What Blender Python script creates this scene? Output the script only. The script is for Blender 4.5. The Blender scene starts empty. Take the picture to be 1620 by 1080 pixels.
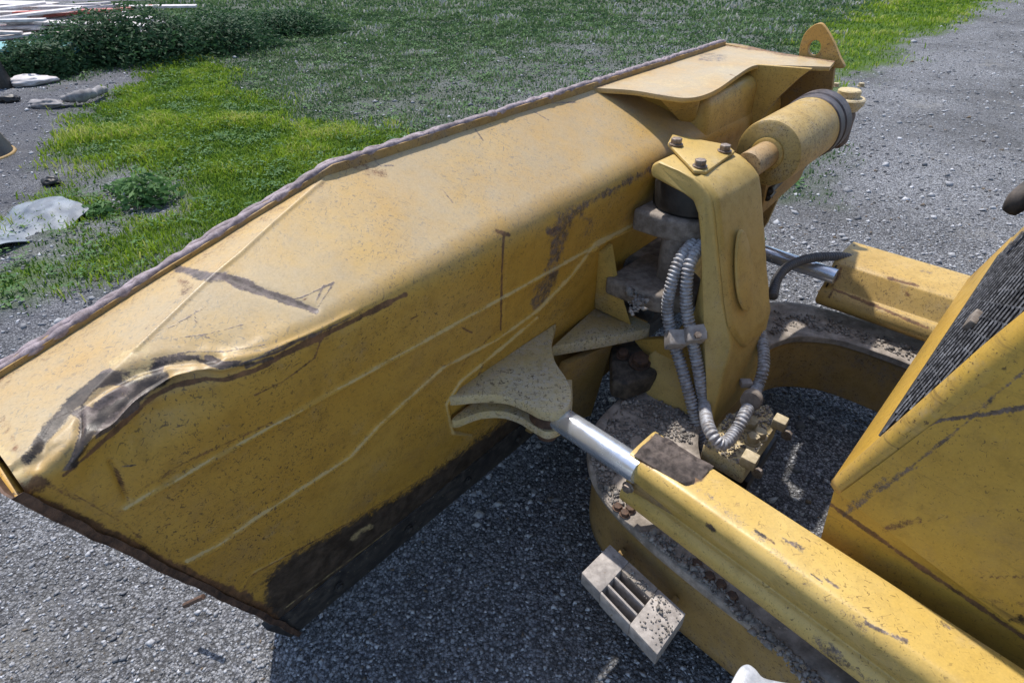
import bpy, bmesh, math, random
import numpy as np
from mathutils import Vector, Matrix
random.seed(4); rng = np.random.default_rng(7)
S = bpy.context.scene; COL = S.collection
rad = math.radians
# ------------------------------------------------------------------ camera, sky, sun
FPX = 1000.0; TH = math.atan(694/FPX); CT, ST = math.cos(TH), math.sin(TH); H = 2.05; GZ = .17
cam_d = bpy.data.cameras.new('camera'); cam = bpy.data.objects.new('camera', cam_d); COL.objects.link(cam)
cam.location = (0, 0, H); cam.rotation_euler = (math.pi/2-TH, 0, 0)
cam_d.sensor_width = 36; cam_d.lens = 36*FPX/1620; cam_d.clip_start = .05; cam_d.clip_end = 2000
S.camera = cam
SUN_AZ, SUN_EL = -27, 62
w = bpy.data.worlds.new('World'); S.world = w; w.use_nodes = True
wn = w.node_tree.nodes; bg = wn['Background']
sky = wn.new('ShaderNodeTexSky'); sky.sky_type = 'NISHITA'; sky.sun_disc = False
sky.sun_elevation = rad(SUN_EL); sky.sun_rotation = rad(SUN_AZ)
w.node_tree.links.new(sky.outputs[0], bg.inputs[0]); bg.inputs[1].default_value = .15
sd = bpy.data.lights.new('sun', 'SUN'); sd.energy = 3.5; sd.angle = rad(1); sd.color = (1, .95, .88)
sun = bpy.data.objects.new('sun', sd); COL.objects.link(sun)
sv = Vector((math.sin(rad(SUN_AZ))*math.cos(rad(SUN_EL)), math.cos(rad(SUN_AZ))*math.cos(rad(SUN_EL)), math.sin(rad(SUN_EL))))
sun.rotation_euler = sv.to_track_quat('Z', 'Y').to_euler(); sun.location = sv*20
S.view_settings.view_transform = 'Standard'; S.view_settings.look = 'None'
S.view_settings.exposure = 0.52; S.view_settings.gamma = 1; S.view_settings.use_curve_mapping = False

# ------------------------------------------------------------------ frames
def azv(d): return np.array([math.sin(rad(d)), math.cos(rad(d)), 0.])
A = azv(40.5); N = azv(-49.5)      # blade: along it, and ahead of it
F = azv(-47); R = azv(43)          # machine: forward, right
Z = np.array([0., 0., 1.])
def ray(x, y):
    X = (x-810)/FPX; U = (540-y)/FPX
    return np.array([X, CT+U*ST, U*CT-ST])
def at(x, y, z=None, n=None, a=None, f=None, r=None):
    """point seen at a pixel of the photograph on a plane of the scene"""
    d = ray(x, y)
    if z is not None: t = (z-H)/d[2]
    elif n is not None: t = n/(d@N)
    elif a is not None: t = a/(d@A)
    elif f is not None: t = f/(d@F)
    else: t = r/(d@R)
    return d*t+np.array([0, 0, H])
def proj(P):
    P = np.asarray(P); X = P[:, 0]; Y = P[:, 1]; q = P[:, 2]-H
    D = Y*CT-q*ST; D = np.where(D < .05, .05, D); U = Y*ST+q*CT
    return np.stack([810+FPX*X/D, 540-FPX*U/D], 1)
def fr(f, r, z): return F*f+R*r+Z*z
def na(n, a, z): return N*n+A*a+Z*z
def sst(x, a, b):
    t = np.clip((x-a)/(b-a), 0, 1); return t*t*(3-2*t)
def polydist(Q, pts):
    best = np.full(len(Q), 1e9)
    for (x0, y0), (x1, y1) in zip(pts[:-1], pts[1:]):
        d = np.array([x1-x0, y1-y0], float); L = d@d+1e-9
        v = Q-np.array([x0, y0]); t = np.clip((v@d)/L, 0, 1)
        best = np.minimum(best, np.hypot(v[:, 0]-t*d[0], v[:, 1]-t*d[1]))
    return best
def inside(Q, poly):
    r = np.zeros(len(Q), bool); n = len(poly)
    for i in range(n):
        x0, y0 = poly[i]; x1, y1 = poly[(i+1) % n]
        if y0 == y1: continue
        c = ((Q[:, 1] > y0) != (Q[:, 1] > y1)) & (Q[:, 0] < (x1-x0)*(Q[:, 1]-y0)/(y1-y0)+x0)
        r ^= c
    return r
def softpoly(Q, poly, w):
    d = polydist(Q, list(poly)+[poly[0]]); s = np.where(inside(Q, poly), d, -d)
    return sst(s, -w, w)
def vnoise(P, s, seed=0):
    """cheap value noise on numpy points"""
    P = np.asarray(P)*s+seed*17.3; i = np.floor(P).astype(np.int64); f = P-i; f = f*f*(3-2*f)
    def h(a):
        k = a[:, 0]*73856093 ^ a[:, 1]*19349663 ^ a[:, 2]*83492791
        k = (k ^ (k >> 13))*1274126177 & 0x7fffffff
        return ((k ^ (k >> 16)) & 0xffff)/65535.
    o = np.zeros(len(P))
    for dx in (0, 1):
        for dy in (0, 1):
            for dz in (0, 1):
                wgt = (f[:, 0] if dx else 1-f[:, 0])*(f[:, 1] if dy else 1-f[:, 1])*(f[:, 2] if dz else 1-f[:, 2])
                o += wgt*h(i+np.array([dx, dy, dz]))
    return o
def fbm(P, s, seed=0, o=3):
    return sum(vnoise(P, s*2**k, seed+k)/2**k for k in range(o))/sum(1/2**k for k in range(o))

# ------------------------------------------------------------------ objects
def wloc(o):
    v = Vector(o.location)
    while o.parent: o = o.parent; v += Vector(o.location)
    return v
def put(name, me, mat, parent=None, smooth=False, org=None):
    o = bpy.data.objects.new(name, me); COL.objects.link(o)
    if mat: me.materials.append(mat)
    n = len(me.vertices); co = np.empty(n*3); me.vertices.foreach_get('co', co); co = co.reshape(-1, 3)
    c = np.array(org) if org is not None else (co.min(0)+co.max(0))/2
    me.vertices.foreach_set('co', (co-c).ravel())
    if smooth: me.polygons.foreach_set('use_smooth', [True]*len(me.polygons))
    o.location = c
    if parent: o.location = Vector(c)-wloc(parent); o.parent = parent
    me.update(); return o
def mesh(V, Fc):
    me = bpy.data.meshes.new('m'); me.from_pydata([tuple(map(float, v)) for v in V], [], [tuple(f) for f in Fc]); me.update(); return me
def fastmesh(V, Fc, k):
    me = bpy.data.meshes.new('m'); n = len(Fc)
    me.vertices.add(len(V)); me.vertices.foreach_set('co', np.asarray(V, float).ravel())
    me.loops.add(n*k); me.loops.foreach_set('vertex_index', np.asarray(Fc, np.int32).ravel())
    me.polygons.add(n); me.polygons.foreach_set('loop_start', np.arange(0, n*k, k, dtype=np.int32))
    me.update(calc_edges=True); return me
def attr(me, name, vals):
    a = me.attributes.new(name, 'FLOAT', 'POINT'); a.data.foreach_set('value', np.asarray(vals, np.float32))
def bev(me, w, seg=2, ang=30):
    bm = bmesh.new(); bm.from_mesh(me)
    bmesh.ops.recalc_face_normals(bm, faces=bm.faces)
    es = [e for e in bm.edges if len(e.link_faces) == 2 and e.calc_face_angle(0) > rad(ang)]
    if w > 0: bmesh.ops.bevel(bm, geom=es, offset=w, segments=seg, affect='EDGES', profile=.5, clamp_overlap=True)
    bm.to_mesh(me); bm.free()
    me.polygons.foreach_set('use_smooth', [True]*len(me.polygons))
    try: me.set_sharp_from_angle(angle=rad(38))
    except Exception: pass
    return me
def prism(pts, vec, w=.004, seg=2):
    """extrude a closed outline (3-D points) along vec"""
    n = len(pts); V = [np.array(p) for p in pts]+[np.array(p)+vec for p in pts]
    Fc = [list(range(n))[::-1], list(range(n, 2*n))]+[[i, (i+1) % n, n+(i+1) % n, n+i] for i in range(n)]
    return bev(mesh(V, Fc), w, seg)
def box(c, ex, ey, ez, w=.004, seg=2):
    c = np.array(c); V = [c+sx*ex+sy*ey+sz*ez for sz in (-1, 1) for sx, sy in ((-1, -1), (1, -1), (1, 1), (-1, 1))]
    return bev(mesh(V, [[3, 2, 1, 0], [4, 5, 6, 7], [0, 1, 5, 4], [1, 2, 6, 5], [2, 3, 7, 6], [3, 0, 4, 7]]), w, seg)
def basis(d):
    d = np.array(d, float); d /= np.linalg.norm(d)
    u = np.cross(d, [0, 0, 1.]);
    if np.linalg.norm(u) < 1e-3: u = np.array([1., 0, 0])
    u /= np.linalg.norm(u); return d, u, np.cross(d, u)
def lathe(p, d, prof, seg=32):
    """profile of (distance along d, radius)"""
    d, u, v = basis(d); V = []; Fc = []
    for (h, r) in prof:
        for k in range(seg):
            t = 2*math.pi*k/seg; V.append(np.array(p)+d*h+(u*math.cos(t)+v*math.sin(t))*r)
    m = len(prof)
    for i in range(m-1):
        for k in range(seg): Fc.append([i*seg+k, i*seg+(k+1) % seg, (i+1)*seg+(k+1) % seg, (i+1)*seg+k])
    Fc.append(list(range(seg))[::-1]); Fc.append([(m-1)*seg+k for k in range(seg)])
    me = mesh(V, Fc); return bev(me, 0)
def spline(P, n):
    P = [np.array(p, float) for p in P]; P = [2*P[0]-P[1]]+P+[2*P[-1]-P[-2]]; out = []
    for i in range(1, len(P)-2):
        for k in range(n):
            t = k/n; a, b, c, d = P[i-1:i+3]
            out.append(.5*((2*b)+(-a+c)*t+(2*a-5*b+4*c-d)*t*t+(-a+3*b-3*c+d)*t**3))
    out.append(P[-2]); return np.array(out)
def resample(P, step):
    L = np.concatenate([[0], np.cumsum(np.linalg.norm(np.diff(P, axis=0), axis=1))])
    q = np.arange(0, L[-1], step); return np.stack([np.interp(q, L, P[:, k]) for k in range(3)], 1), q
def tube(P, rf, seg=12):
    P = np.asarray(P); T = np.gradient(P, axis=0); T /= np.linalg.norm(T, axis=1)[:, None]+1e-9
    _, u, v = basis(T[0]); V = []
    for i in range(len(P)):
        u = u-T[i]*(u@T[i]); u /= np.linalg.norm(u); v = np.cross(T[i], u)
        r = rf(i) if callable(rf) else rf
        for k in range(seg):
            t = 2*math.pi*k/seg; V.append(P[i]+(u*math.cos(t)+v*math.sin(t))*r)
    n = len(P)
    Fc = [[i*seg+k, i*seg+(k+1) % seg, (i+1)*seg+(k+1) % seg, (i+1)*seg+k] for i in range(n-1) for k in range(seg)]
    Fc += [list(range(seg))[::-1], [(n-1)*seg+k for k in range(seg)]]
    return mesh(V, Fc)
def arc(c, r, t0, t1, n): return [(c[0]+r*math.cos(rad(t0+(t1-t0)*i/n)), c[1]+r*math.sin(rad(t0+(t1-t0)*i/n))) for i in range(n+1)]
def hexbolt(p, d, r, h, mat, parent, name='bolt', washer=True):
    d, u, v = basis(d); t0 = random.random()*6; p = np.array(p)
    if washer: me = lathe(p, d, [(0, r*1.25), (h*.18, r*1.25), (h*.2, r*1.02), (h*.25, r)], 24)
    pts = [p+d*h*.2+(u*math.cos(t0+k*math.pi/3)+v*math.sin(t0+k*math.pi/3))*r for k in range(6)]
    m2 = prism(pts, d*h*.8, r*.08)
    if washer:
        bm = bmesh.new(); bm.from_mesh(me); bm.from_mesh(m2); bm.to_mesh(me); bm.free(); bpy.data.meshes.remove(m2)
        me.polygons.foreach_set('use_smooth', [True]*len(me.polygons)); me.set_sharp_from_angle(angle=rad(30))
    else: me = m2
    return put(name, me, mat, parent)
def tag(o, label=None, cat=None, group=None, kind=None):
    if label: o['label'] = label
    if cat: o['category'] = cat
    if group: o['group'] = group
    if kind: o['kind'] = kind
    return o
def empty(name, loc):
    o = bpy.data.objects.new(name, None); COL.objects.link(o); o.location = loc; o.empty_display_size = .2; return o

# ------------------------------------------------------------------ materials
class NT:
    def __init__(s, name):
        s.m = bpy.data.materials.new(name); s.m.use_nodes = True; s.t = s.m.node_tree; s.b = s.t.nodes['Principled BSDF']
        s.tc = s.n('ShaderNodeTexCoord').outputs['Object']
    def n(s, k, **kw):
        x = s.t.nodes.new(k)
        for a, b in kw.items(): setattr(x, a, b)
        return x
    def l(s, a, b): s.t.links.new(a, b)
    def val(s, v, inp):
        if isinstance(v, (int, float)): inp.default_value = v
        elif isinstance(v, tuple): inp.default_value = (*v, 1)[:4] if len(v) == 3 else v
        else: s.l(v, inp)
    def mapping(s, sc, rot=(0, 0, 0)):
        m = s.n('ShaderNodeMapping'); m.inputs['Scale'].default_value = sc; m.inputs['Rotation'].default_value = rot
        s.l(s.tc, m.inputs[0]); return m.outputs[0]
    def noise(s, sc, det=4, rough=.55, vec=None, dist=0):
        x = s.n('ShaderNodeTexNoise'); x.inputs['Scale'].default_value = sc; x.inputs['Detail'].default_value = det
        x.inputs['Roughness'].default_value = rough; x.inputs['Distortion'].default_value = dist
        s.l(vec or s.tc, x.inputs['Vector']); return x.outputs['Fac']
    def voro(s, sc, feat='F1', vec=None, out='Distance', rnd=1):
        x = s.n('ShaderNodeTexVoronoi'); x.feature = feat; x.inputs['Scale'].default_value = sc; x.inputs['Randomness'].default_value = rnd
        s.l(vec or s.tc, x.inputs['Vector']); return x.outputs[out]
    def rng(s, v, a, b, c=0, d=1):
        x = s.n('ShaderNodeMapRange'); x.interpolation_type = 'SMOOTHSTEP'; s.val(v, x.inputs[0])
        for i, q in enumerate((a, b, c, d)): x.inputs[i+1].default_value = q
        return x.outputs[0]
    def mix(s, f, a, b, mode='MIX'):
        x = s.n('ShaderNodeMix'); x.data_type = 'RGBA'; x.blend_type = mode
        s.val(f, x.inputs[0]); s.val(a, x.inputs[6]); s.val(b, x.inputs[7]); return x.outputs[2]
    def math(s, op, a, b=0.):
        x = s.n('ShaderNodeMath'); x.operation = op; x.use_clamp = False; s.val(a, x.inputs[0]); s.val(b, x.inputs[1]); return x.outputs[0]
    def at(s, name):
        x = s.n('ShaderNodeAttribute'); x.attribute_name = name; return x.outputs['Fac']
    def done(s, col, rough=.5, bump=None, bs=.3, bd=.002, metal=0., spec=.5):
        s.b.inputs['Specular IOR Level'].default_value = spec
        s.val(col, s.b.inputs['Base Color']); s.val(rough, s.b.inputs['Roughness']); s.val(metal, s.b.inputs['Metallic'])
        if bump is not None:
            x = s.n('ShaderNodeBump'); x.inputs['Strength'].default_value = bs; x.inputs['Distance'].default_value = bd
            s.l(bump, x.inputs['Height']); s.l(x.outputs[0], s.b.inputs['Normal'])
        return s.m
def paint(name, c1, c2, fleck=.6, dust=.2, rust_shade=.15, rough=.42, dustcol=(.42, .38, .31), fs=1., streak=None):
    t = NT(name)
    big = t.noise(2.6, 5, .6); mid = t.noise(17, 6, .65); fine = t.noise(190, 3, .7)
    c = t.mix(t.rng(big, .35, .68), c1, c2)
    c = t.mix(t.rng(mid, .42, .75, 0, .5), c, tuple(x*.55 for x in c1))
    c = t.mix(t.rng(t.noise(6.5, 9, .8), .52, .74, 0, .42), c, (.17, .11, .05))
    c = t.mix(t.rng(t.noise(1.9, 8, .75, dist=.6), .50, .72, 0, .38), c, (.27, .19, .13))
    c = t.mix(t.rng(fine, .3, .8, 0, .35), c, tuple(min(1, x*1.45) for x in c1))
    # dust film, blotchy
    d1 = t.rng(t.noise(7, 9, .72, dist=.3), .62-dust*.5, .86-dust*.4)
    d2 = t.rng(t.noise(60, 4, .7), .25, .75)
    du = t.math('MULTIPLY', d1, t.math('MULTIPLY', d2, min(1., .5+dust)))
    c = t.mix(du, c, dustcol)
    # flecks: short dark scratches in three directions, clustered
    clus = t.rng(t.noise(3.5, 3), .35, .62, .35, 1)
    for (sc, rot) in (((46*fs, 210*fs, 120*fs), (.3, .2, .5)), ((230*fs, 60*fs, 90*fs), (.9, .1, -.4)), ((95*fs, 80*fs, 190*fs), (.2, .8, 1.2))):
        f = t.rng(t.noise(1, 2, .5, t.mapping(sc, rot), .9), .715-.095*fleck, .755-.085*fleck)
        c = t.mix(t.math('MULTIPLY', t.math('MULTIPLY', f, clus), .8), c, (.09, .055, .025))
    # larger chips
    ch = t.rng(t.noise(85, 4, .7), .735-.07*fleck, .755-.07*fleck)
    c = t.mix(t.math('MULTIPLY', ch, .85), c, (.06, .035, .022))
    if streak:
        sm = t.rng(t.noise(1, 6, .7, t.mapping(streak, (0, 0, -rad(47)+math.pi/2 if False else 0)), .4), .56, .72)
        c = t.mix(t.math('MULTIPLY', sm, .75), c, (.10, .065, .03))
    jit = t.math('ADD', t.math('MULTIPLY', t.math('SUBTRACT', t.noise(48, 7, .78), .5), 1.7), t.math('MULTIPLY', t.math('SUBTRACT', t.noise(240, 3, .7), .5), .7))
    fi = t.at('film'); fm = t.math('MULTIPLY', fi, t.rng(t.noise(4.2, 7, .7), .25, .70, .26, .74))
    c = t.mix(fm, c, t.mix(fine, (.30, .245, .16), (.50, .43, .305)))
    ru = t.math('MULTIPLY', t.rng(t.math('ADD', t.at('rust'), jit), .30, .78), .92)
    rc = t.mix(t.rng(t.noise(34, 7, .75), .3, .7), (.045, .022, .014), (.24, .115, .055))
    amb = t.rng(t.noise(5.5, 8, .75), .80-.28*rust_shade, .84-.22*rust_shade)
    c = t.mix(t.math('MULTIPLY', amb, .7), c, rc)
    pa = t.rng(t.math('ADD', t.at('pale'), jit), .35, .75)
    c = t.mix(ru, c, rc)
    scr = t.math('MULTIPLY', t.rng(t.math('ADD', t.at('scrape'), jit), .34, .74), .93)
    c = t.mix(scr, c, t.mix(t.rng(t.noise(42, 7, .8), .32, .68), (.03, .022, .02), (.19, .145, .135)))
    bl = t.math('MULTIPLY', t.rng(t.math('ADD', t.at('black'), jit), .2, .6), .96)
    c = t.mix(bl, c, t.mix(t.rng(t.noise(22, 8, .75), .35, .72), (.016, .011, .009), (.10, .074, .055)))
    c = t.mix(t.math('MULTIPLY', pa, .65), c, (.60, .46, .22))
    rg = t.math('ADD', t.rng(mid, .2, .8, rough-.08, rough+.14), t.math('MULTIPLY', t.math('MAXIMUM', du, ru), .3))
    h = t.math('ADD', t.math('MULTIPLY', mid, .6), t.math('MULTIPLY', fine, .25))
    h = t.math('SUBTRACT', h, t.math('MULTIPLY', ch, .35))
    h = t.math('SUBTRACT', h, t.math('MULTIPLY', scr, .3))
    m = t.done(c, rg, h, .35, .003)
    return m
def simple(name, c1, c2, sc=30, rough=.6, bs=.3, metal=0., spec=None):
    t = NT(name); a = t.noise(sc, 7, .68); b = t.noise(sc*.17, 5, .6)
    c = t.mix(t.rng(a, .32, .7), c1, c2); c = t.mix(t.rng(b, .4, .7, 0, .5), c, tuple(x*.6 for x in c1))
    if spec: c = t.mix(t.rng(t.noise(sc*3, 3, .6), .66, .70), c, spec)
    return t.done(c, t.rng(a, .2, .8, rough-.1, min(1, rough+.1)), a, bs, .004, metal)
M = {}
M['sheet'] = paint('worn_yellow_sheet', (.475, .262, .036), (.54, .325, .062), .85, .16, .05, .46, (.46, .39, .28))
M['yellow'] = paint('yellow_paint', (.45, .285, .065), (.53, .36, .11), .8, .2, .05)
M['guard'] = paint('guard_yellow', (.50, .33, .08), (.57, .41, .14), .55, .16, .10, .36, (.40, .33, .28))
M['hood'] = paint('hood_yellow', (.46, .27, .040), (.52, .33, .06), .5, .08, .05, .38, streak=(2.2, 2.2, 34))
M['dusty'] = paint('dusty_yellow', (.50, .37, .15), (.58, .47, .25), .9, .6, .1, .6, (.52, .46, .37))
M['grimy'] = paint('grimy_yellow', (.30, .18, .05), (.40, .26, .09), .8, .45, .55, .65, (.20, .165, .13))
M['rusty'] = simple('rusty_steel', (.045, .026, .018), (.19, .105, .065), 30, .75, .8)
M['weld'] = simple('rusted_weld', (.17, .125, .13), (.46, .38, .40), 60, .7, .7)
M['edge'] = simple('black_cutting_edge', (.018, .016, .016), (.085, .072, .06), 26, .62, .4, spec=(.25, .2, .12))
M['steel'] = simple('dusty_cast_steel', (.13, .105, .085), (.30, .255, .215), 34, .7, .5)
M['dark'] = simple('oily_dark_steel', (.008, .007, .007), (.035, .03, .026), 30, .5, .3)
M['rubber'] = simple('black_rubber', (.016, .016, .018), (.05, .05, .055), 50, .6, .2)
M['bolt'] = simple('worn_bolt_steel', (.16, .11, .08), (.42, .36, .30), 90, .5, .4, .3)
M['dirtdebris'] = simple('dry_debris', (.10, .09, .08), (.42, .38, .35), 12, .95, .5)
t = NT('polished_rod'); M['chrome'] = t.done(t.mix(t.rng(t.noise(9, 4), .4, .8), (.78, .82, .88), (.60, .64, .70)), t.rng(t.noise(25, 5), .3, .7, .12, .30), t.noise(60, 3), .05, .001, 0.72)
t = NT('grey_hose_coil'); M['coil'] = t.done(t.mix(t.rng(t.noise(60, 4), .35, .7), (.42, .43, .46), (.22, .20, .19)), .5, t.noise(90), .2, .001, .15)

def wear(o_me, co, d):
    """d: attribute -> list of (points in photo pixels, half width px, strength)"""
    Q = proj(co); out = {}
    nz = fbm(co, 22, 3, 3)-.5
    for k, strokes in d.items():
        v = np.zeros(len(Q))
        for pts, wd, st in strokes:
            if len(pts) > 2 and pts[0] == pts[-1]: m = softpoly(Q, pts[:-1], wd)
            else: m = 1-sst(polydist(Q, pts)+nz*wd*1.4, wd*.25, wd*1.5)
            v = np.maximum(v, m*st)
        out[k] = v
    return out
def grid(P, mat, name, parent, wears=None, close=False, smooth=True, thick=0, dirv=None):
    """P: rows x cols x 3"""
    r, c, _ = P.shape; V = P.reshape(-1, 3)
    i, j = np.meshgrid(np.arange(r-1), np.arange(c-1), indexing='ij'); b = (i*c+j).ravel()
    Fc = np.stack([b, b+1, b+c+1, b+c], 1)
    extra = None
    if thick:
        V2 = V+np.array(dirv)*thick; n = len(V)
        rim = list(range(c))+[k*c+c-1 for k in range(1, r)]+[(r-1)*c+k for k in range(c-2, -1, -1)]+[k*c for k in range(r-2, 0, -1)]
        side = [[rim[k], rim[(k+1) % len(rim)], n+rim[(k+1) % len(rim)], n+rim[k]] for k in range(len(rim))]
        Fc = np.concatenate([Fc, Fc[:, ::-1]+n, np.array(side)[:, ::-1]]); V = np.concatenate([V, V2])
    me = fastmesh(V, Fc, 4)
    if wears:
        for k, v in wear(me, V, wears).items(): attr(me, k, v)
    o = put(name, me, mat, parent, smooth)
    if thick: me.set_sharp_from_angle(angle=rad(50))
    return o

# ================================================================== SETTING
def px_world(poly): return [tuple(at(x, y, z=GZ)[:2]) for x, y in poly]
GB = [px_world(p) for p in (
  [(118, 240), (150, 195), (185, 165), (220, 135), (300, 97), (345, 118), (400, 150), (470, 185), (560, 200), (640, 300), (560, 360), (430, 400), (330, 440), (280, 395), (215, 415), (140, 425), (150, 385), (215, 355), (300, 340), (330, 300), (290, 262), (200, 262)],
  [(150, 385), (225, 345), (300, 350), (300, 400), (160, 425)],
  [(-60, 445), (20, 402), (105, 398), (125, 425), (75, 455), (-20, 475)],
  [(1262, 120), (1290, 60), (1330, 20), (1400, -10), (1470, -30), (1590, -45), (1555, 12), (1500, 40), (1430, 62), (1375, 92), (1352, 122), (1300, 140)],
  [(120, 182), (140, 173), (165, 180), (150, 190), (125, 190)],
  [(150, 262), (165, 252), (185, 262), (165, 272)],
  [(70, 312), (85, 305), (112, 308), (105, 318), (80, 320)], [(110, 330), (150, 312), (185, 322), (175, 338), (130, 345)])]
WD = [px_world(p) for p in (
  [(345, 100), (420, 60), (480, 30), (600, -20), (800, -60), (1000, -90), (1300, -90), (1480, -60), (1400, 0), (1330, 30), (1270, 120), (1270, 300), (700, 420), (500, 300), (520, 215), (430, 165)],
  [(20, 118), (60, 60), (150, 0), (300, -40), (600, -60), (560, 20), (450, 60), (380, 92), (240, 100), (150, 112), (80, 128)])]
GR2 = px_world([(620, 190), (760, 110), (900, 40), (1060, 0), (1180, 0), (1210, 60), (1150, 150), (900, 250)])  # stony part of the weeds
def region(X, Y, polys, w):
    Q = np.stack([X, Y], 1); r = np.zeros(len(Q))
    for p in polys: r = np.maximum(r, softpoly(Q, p, w))
    return r
def masks(X, Y):
    P = np.stack([X, Y, np.zeros_like(X)], 1)
    j = (fbm(P, 1.6, 1, 4)-.5)*1.3+rng.normal(0, .10, len(X)); k = (fbm(P, 1.6, 9, 4)-.5)*1.3+rng.normal(0, .10, len(X))
    g = region(X+j, Y+k, GB, .34); wdm = region(X+j, Y+k, WD, .35)
    st = region(X+j*2, Y+k*2, [GR2], 1.2)
    return g, wdm, st
def axis(lo, a, b, hi, st, m):
    return np.concatenate([lo+(a-lo)*(1-np.linspace(1, 0, m)[:-1]**3), np.arange(a, b, st), b+(hi-b)*np.linspace(0, 1, m)**3])
gx = axis(-400, -13, 24, 400, .1, 24); gy = axis(-200, -1.5, 24, 500, .1, 24)
XX, YY = np.meshgrid(gx, gy); X = XX.ravel(); Y = YY.ravel()
g_, w_, s_ = masks(X, Y)
Pz = np.stack([X, Y, 0*X], 1)
near = np.exp(-((X-.5)**2+(Y-1.5)**2)/16)
zz = GZ+(fbm(Pz, .5, 5, 4)-.5)*.10*(1-near)
zz[(np.abs(X) > 30) | (Y > 30)] = GZ
def gz(x, y):
    P = np.stack([x, y, 0*x], 1); n_ = np.exp(-((x-.5)**2+(y-1.5)**2)/16)
    return GZ+(fbm(P, .5, 5, 4)-.5)*.10*(1-n_)
r_, c_ = len(gy), len(gx); i, j = np.meshgrid(np.arange(r_-1), np.arange(c_-1), indexing='ij'); b = (i*c_+j).ravel()
gm = fastmesh(np.stack([X, Y, zz], 1), np.stack([b, b+1, b+c_+1, b+c_], 1), 4)
attr(gm, 'green', g_); attr(gm, 'weed', w_); attr(gm, 'stone', s_)
soil_left = region(X, Y, [px_world([(-300, 600), (-300, 180), (0, 150), (150, 110), (330, 75), (480, 60), (400, 120), (200, 180), (140, 330), (330, 440), (200, 520), (0, 620)])], .5)
attr(gm, 'soil', soil_left)
t = NT('gravel_ground')
v1 = t.n('ShaderNodeTexVoronoi'); v1.inputs['Scale'].default_value = 100; t.l(t.tc, v1.inputs['Vector'])
v2 = t.n('ShaderNodeTexVoronoi'); v2.inputs['Scale'].default_value = 290; t.l(t.tc, v2.inputs['Vector'])
v3 = t.n('ShaderNodeTexVoronoi'); v3.inputs['Scale'].default_value = 33; t.l(t.tc, v3.inputs['Vector'])
def cellv(v):
    s = t.n('ShaderNodeSeparateColor'); t.l(v.outputs['Color'], s.inputs[0]); return s.outputs[0]
r1, r2, r3 = cellv(v1), cellv(v2), cellv(v3)
c = t.mix(t.rng(r1, .1, .95), (.075, .077, .083), (.47, .475, .495))
c = t.mix(t.math('MULTIPLY', t.rng(r2, 0, 1), .55), c, t.mix(r2, (.045, .046, .05), (.62, .625, .645)))
c = t.mix(t.rng(r3, .80, .86, 0, .7), c, t.mix(r1, (.10, .10, .11), (.40, .41, .45)))
gaps = t.rng(t.math('ADD', v1.outputs['Distance'], t.math('MULTIPLY', v2.outputs['Distance'], .5)), .62, .95)
c = t.mix(t.math('MULTIPLY', gaps, .7), c, (.04, .039, .038))
bign = t.noise(.7, 6, .65); c = t.mix(t.rng(bign, .38, .66, .0, .55), c, (.06, .058, .056)); c = t.mix(t.rng(t.noise(1.7, 7, .7), .55, .72, 0, .45), c, (.30, .285, .26))
c = t.mix(t.rng(t.noise(5, 6, .7), .5, .75, 0, .4), c, (.24, .24, .26))
c = t.mix(t.math('MULTIPLY', t.at('soil'), t.rng(t.noise(3, 6), .3, .7, .25, .7)), c, (.075, .078, .095))
c = t.mix(t.math('MULTIPLY', t.math('MULTIPLY', t.at('weed'), t.math('SUBTRACT', 1., t.math('MULTIPLY', t.at('stone'), .55))), t.rng(t.noise(2.4, 6), .3, .6, .6, .95)), c, t.mix(t.noise(26, 6, .7), (.03, .055, .022), (.11, .135, .08)))
c = t.mix(t.math('MULTIPLY', t.at('green'), t.rng(t.noise(14, 6, .7), .3, .6, .86, 1.0)), c, t.mix(t.noise(30, 5), (.035, .08, .012), (.12, .20, .02)))
h = t.math('SUBTRACT', t.math('MULTIPLY', r1, .5), v1.outputs['Distance'])
h = t.math('ADD', h, t.math('MULTIPLY', v2.outputs['Distance'], -.4)); h = t.math('ADD', h, t.math('MULTIPLY', t.noise(300, 3), .4))
M['ground'] = t.done(c, .9, h, 1.0, .008, spec=.12)
tag(put('ground', gm, M['ground'], None, True, org=(0, 0, 0)), kind='structure')

def scatter_stones(name, X, Y, r, mat, zf, flat=.6, kind='stuff', label=None, cat=None):
    n = len(X); base = np.array([[1, 0, 0], [0, 1, 0], [-1, 0, 0], [0, -1, 0], [0, 0, 1], [0, 0, -1.]])
    f = np.array([[0, 1, 4], [1, 2, 4], [2, 3, 4], [3, 0, 4], [1, 0, 5], [2, 1, 5], [3, 2, 5], [0, 3, 5]])
    V = np.repeat(base[None], n, 0)*(1+rng.uniform(-.35, .35, (n, 6, 3)))+rng.uniform(-.18, .18, (n, 6, 3))
    V *= np.stack([r, r*rng.uniform(.55, 1, n), r*flat*rng.uniform(.5, 1.2, n)], 1)[:, None, :]
    th = rng.uniform(0, 6.28, n); tl = rng.uniform(-.5, .5, n)
    x = V[..., 0]*np.cos(tl)[:, None]-V[..., 2]*np.sin(tl)[:, None]; z = V[..., 0]*np.sin(tl)[:, None]+V[..., 2]*np.cos(tl)[:, None]
    xx = x*np.cos(th)[:, None]-V[..., 1]*np.sin(th)[:, None]; yy = x*np.sin(th)[:, None]+V[..., 1]*np.cos(th)[:, None]
    P = np.stack([xx+X[:, None], yy+Y[:, None], z+(zf+r*.15)[:, None]], 2).reshape(-1, 3)
    Fc = (f[None]+6*np.arange(n)[:, None, None]).reshape(-1, 3)
    me = fastmesh(P, Fc, 3); attr(me, 'rnd', np.repeat(rng.random(n), 6))
    o = put(name, me, mat, None, False); return tag(o, label, cat, kind=kind) if kind else o
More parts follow.
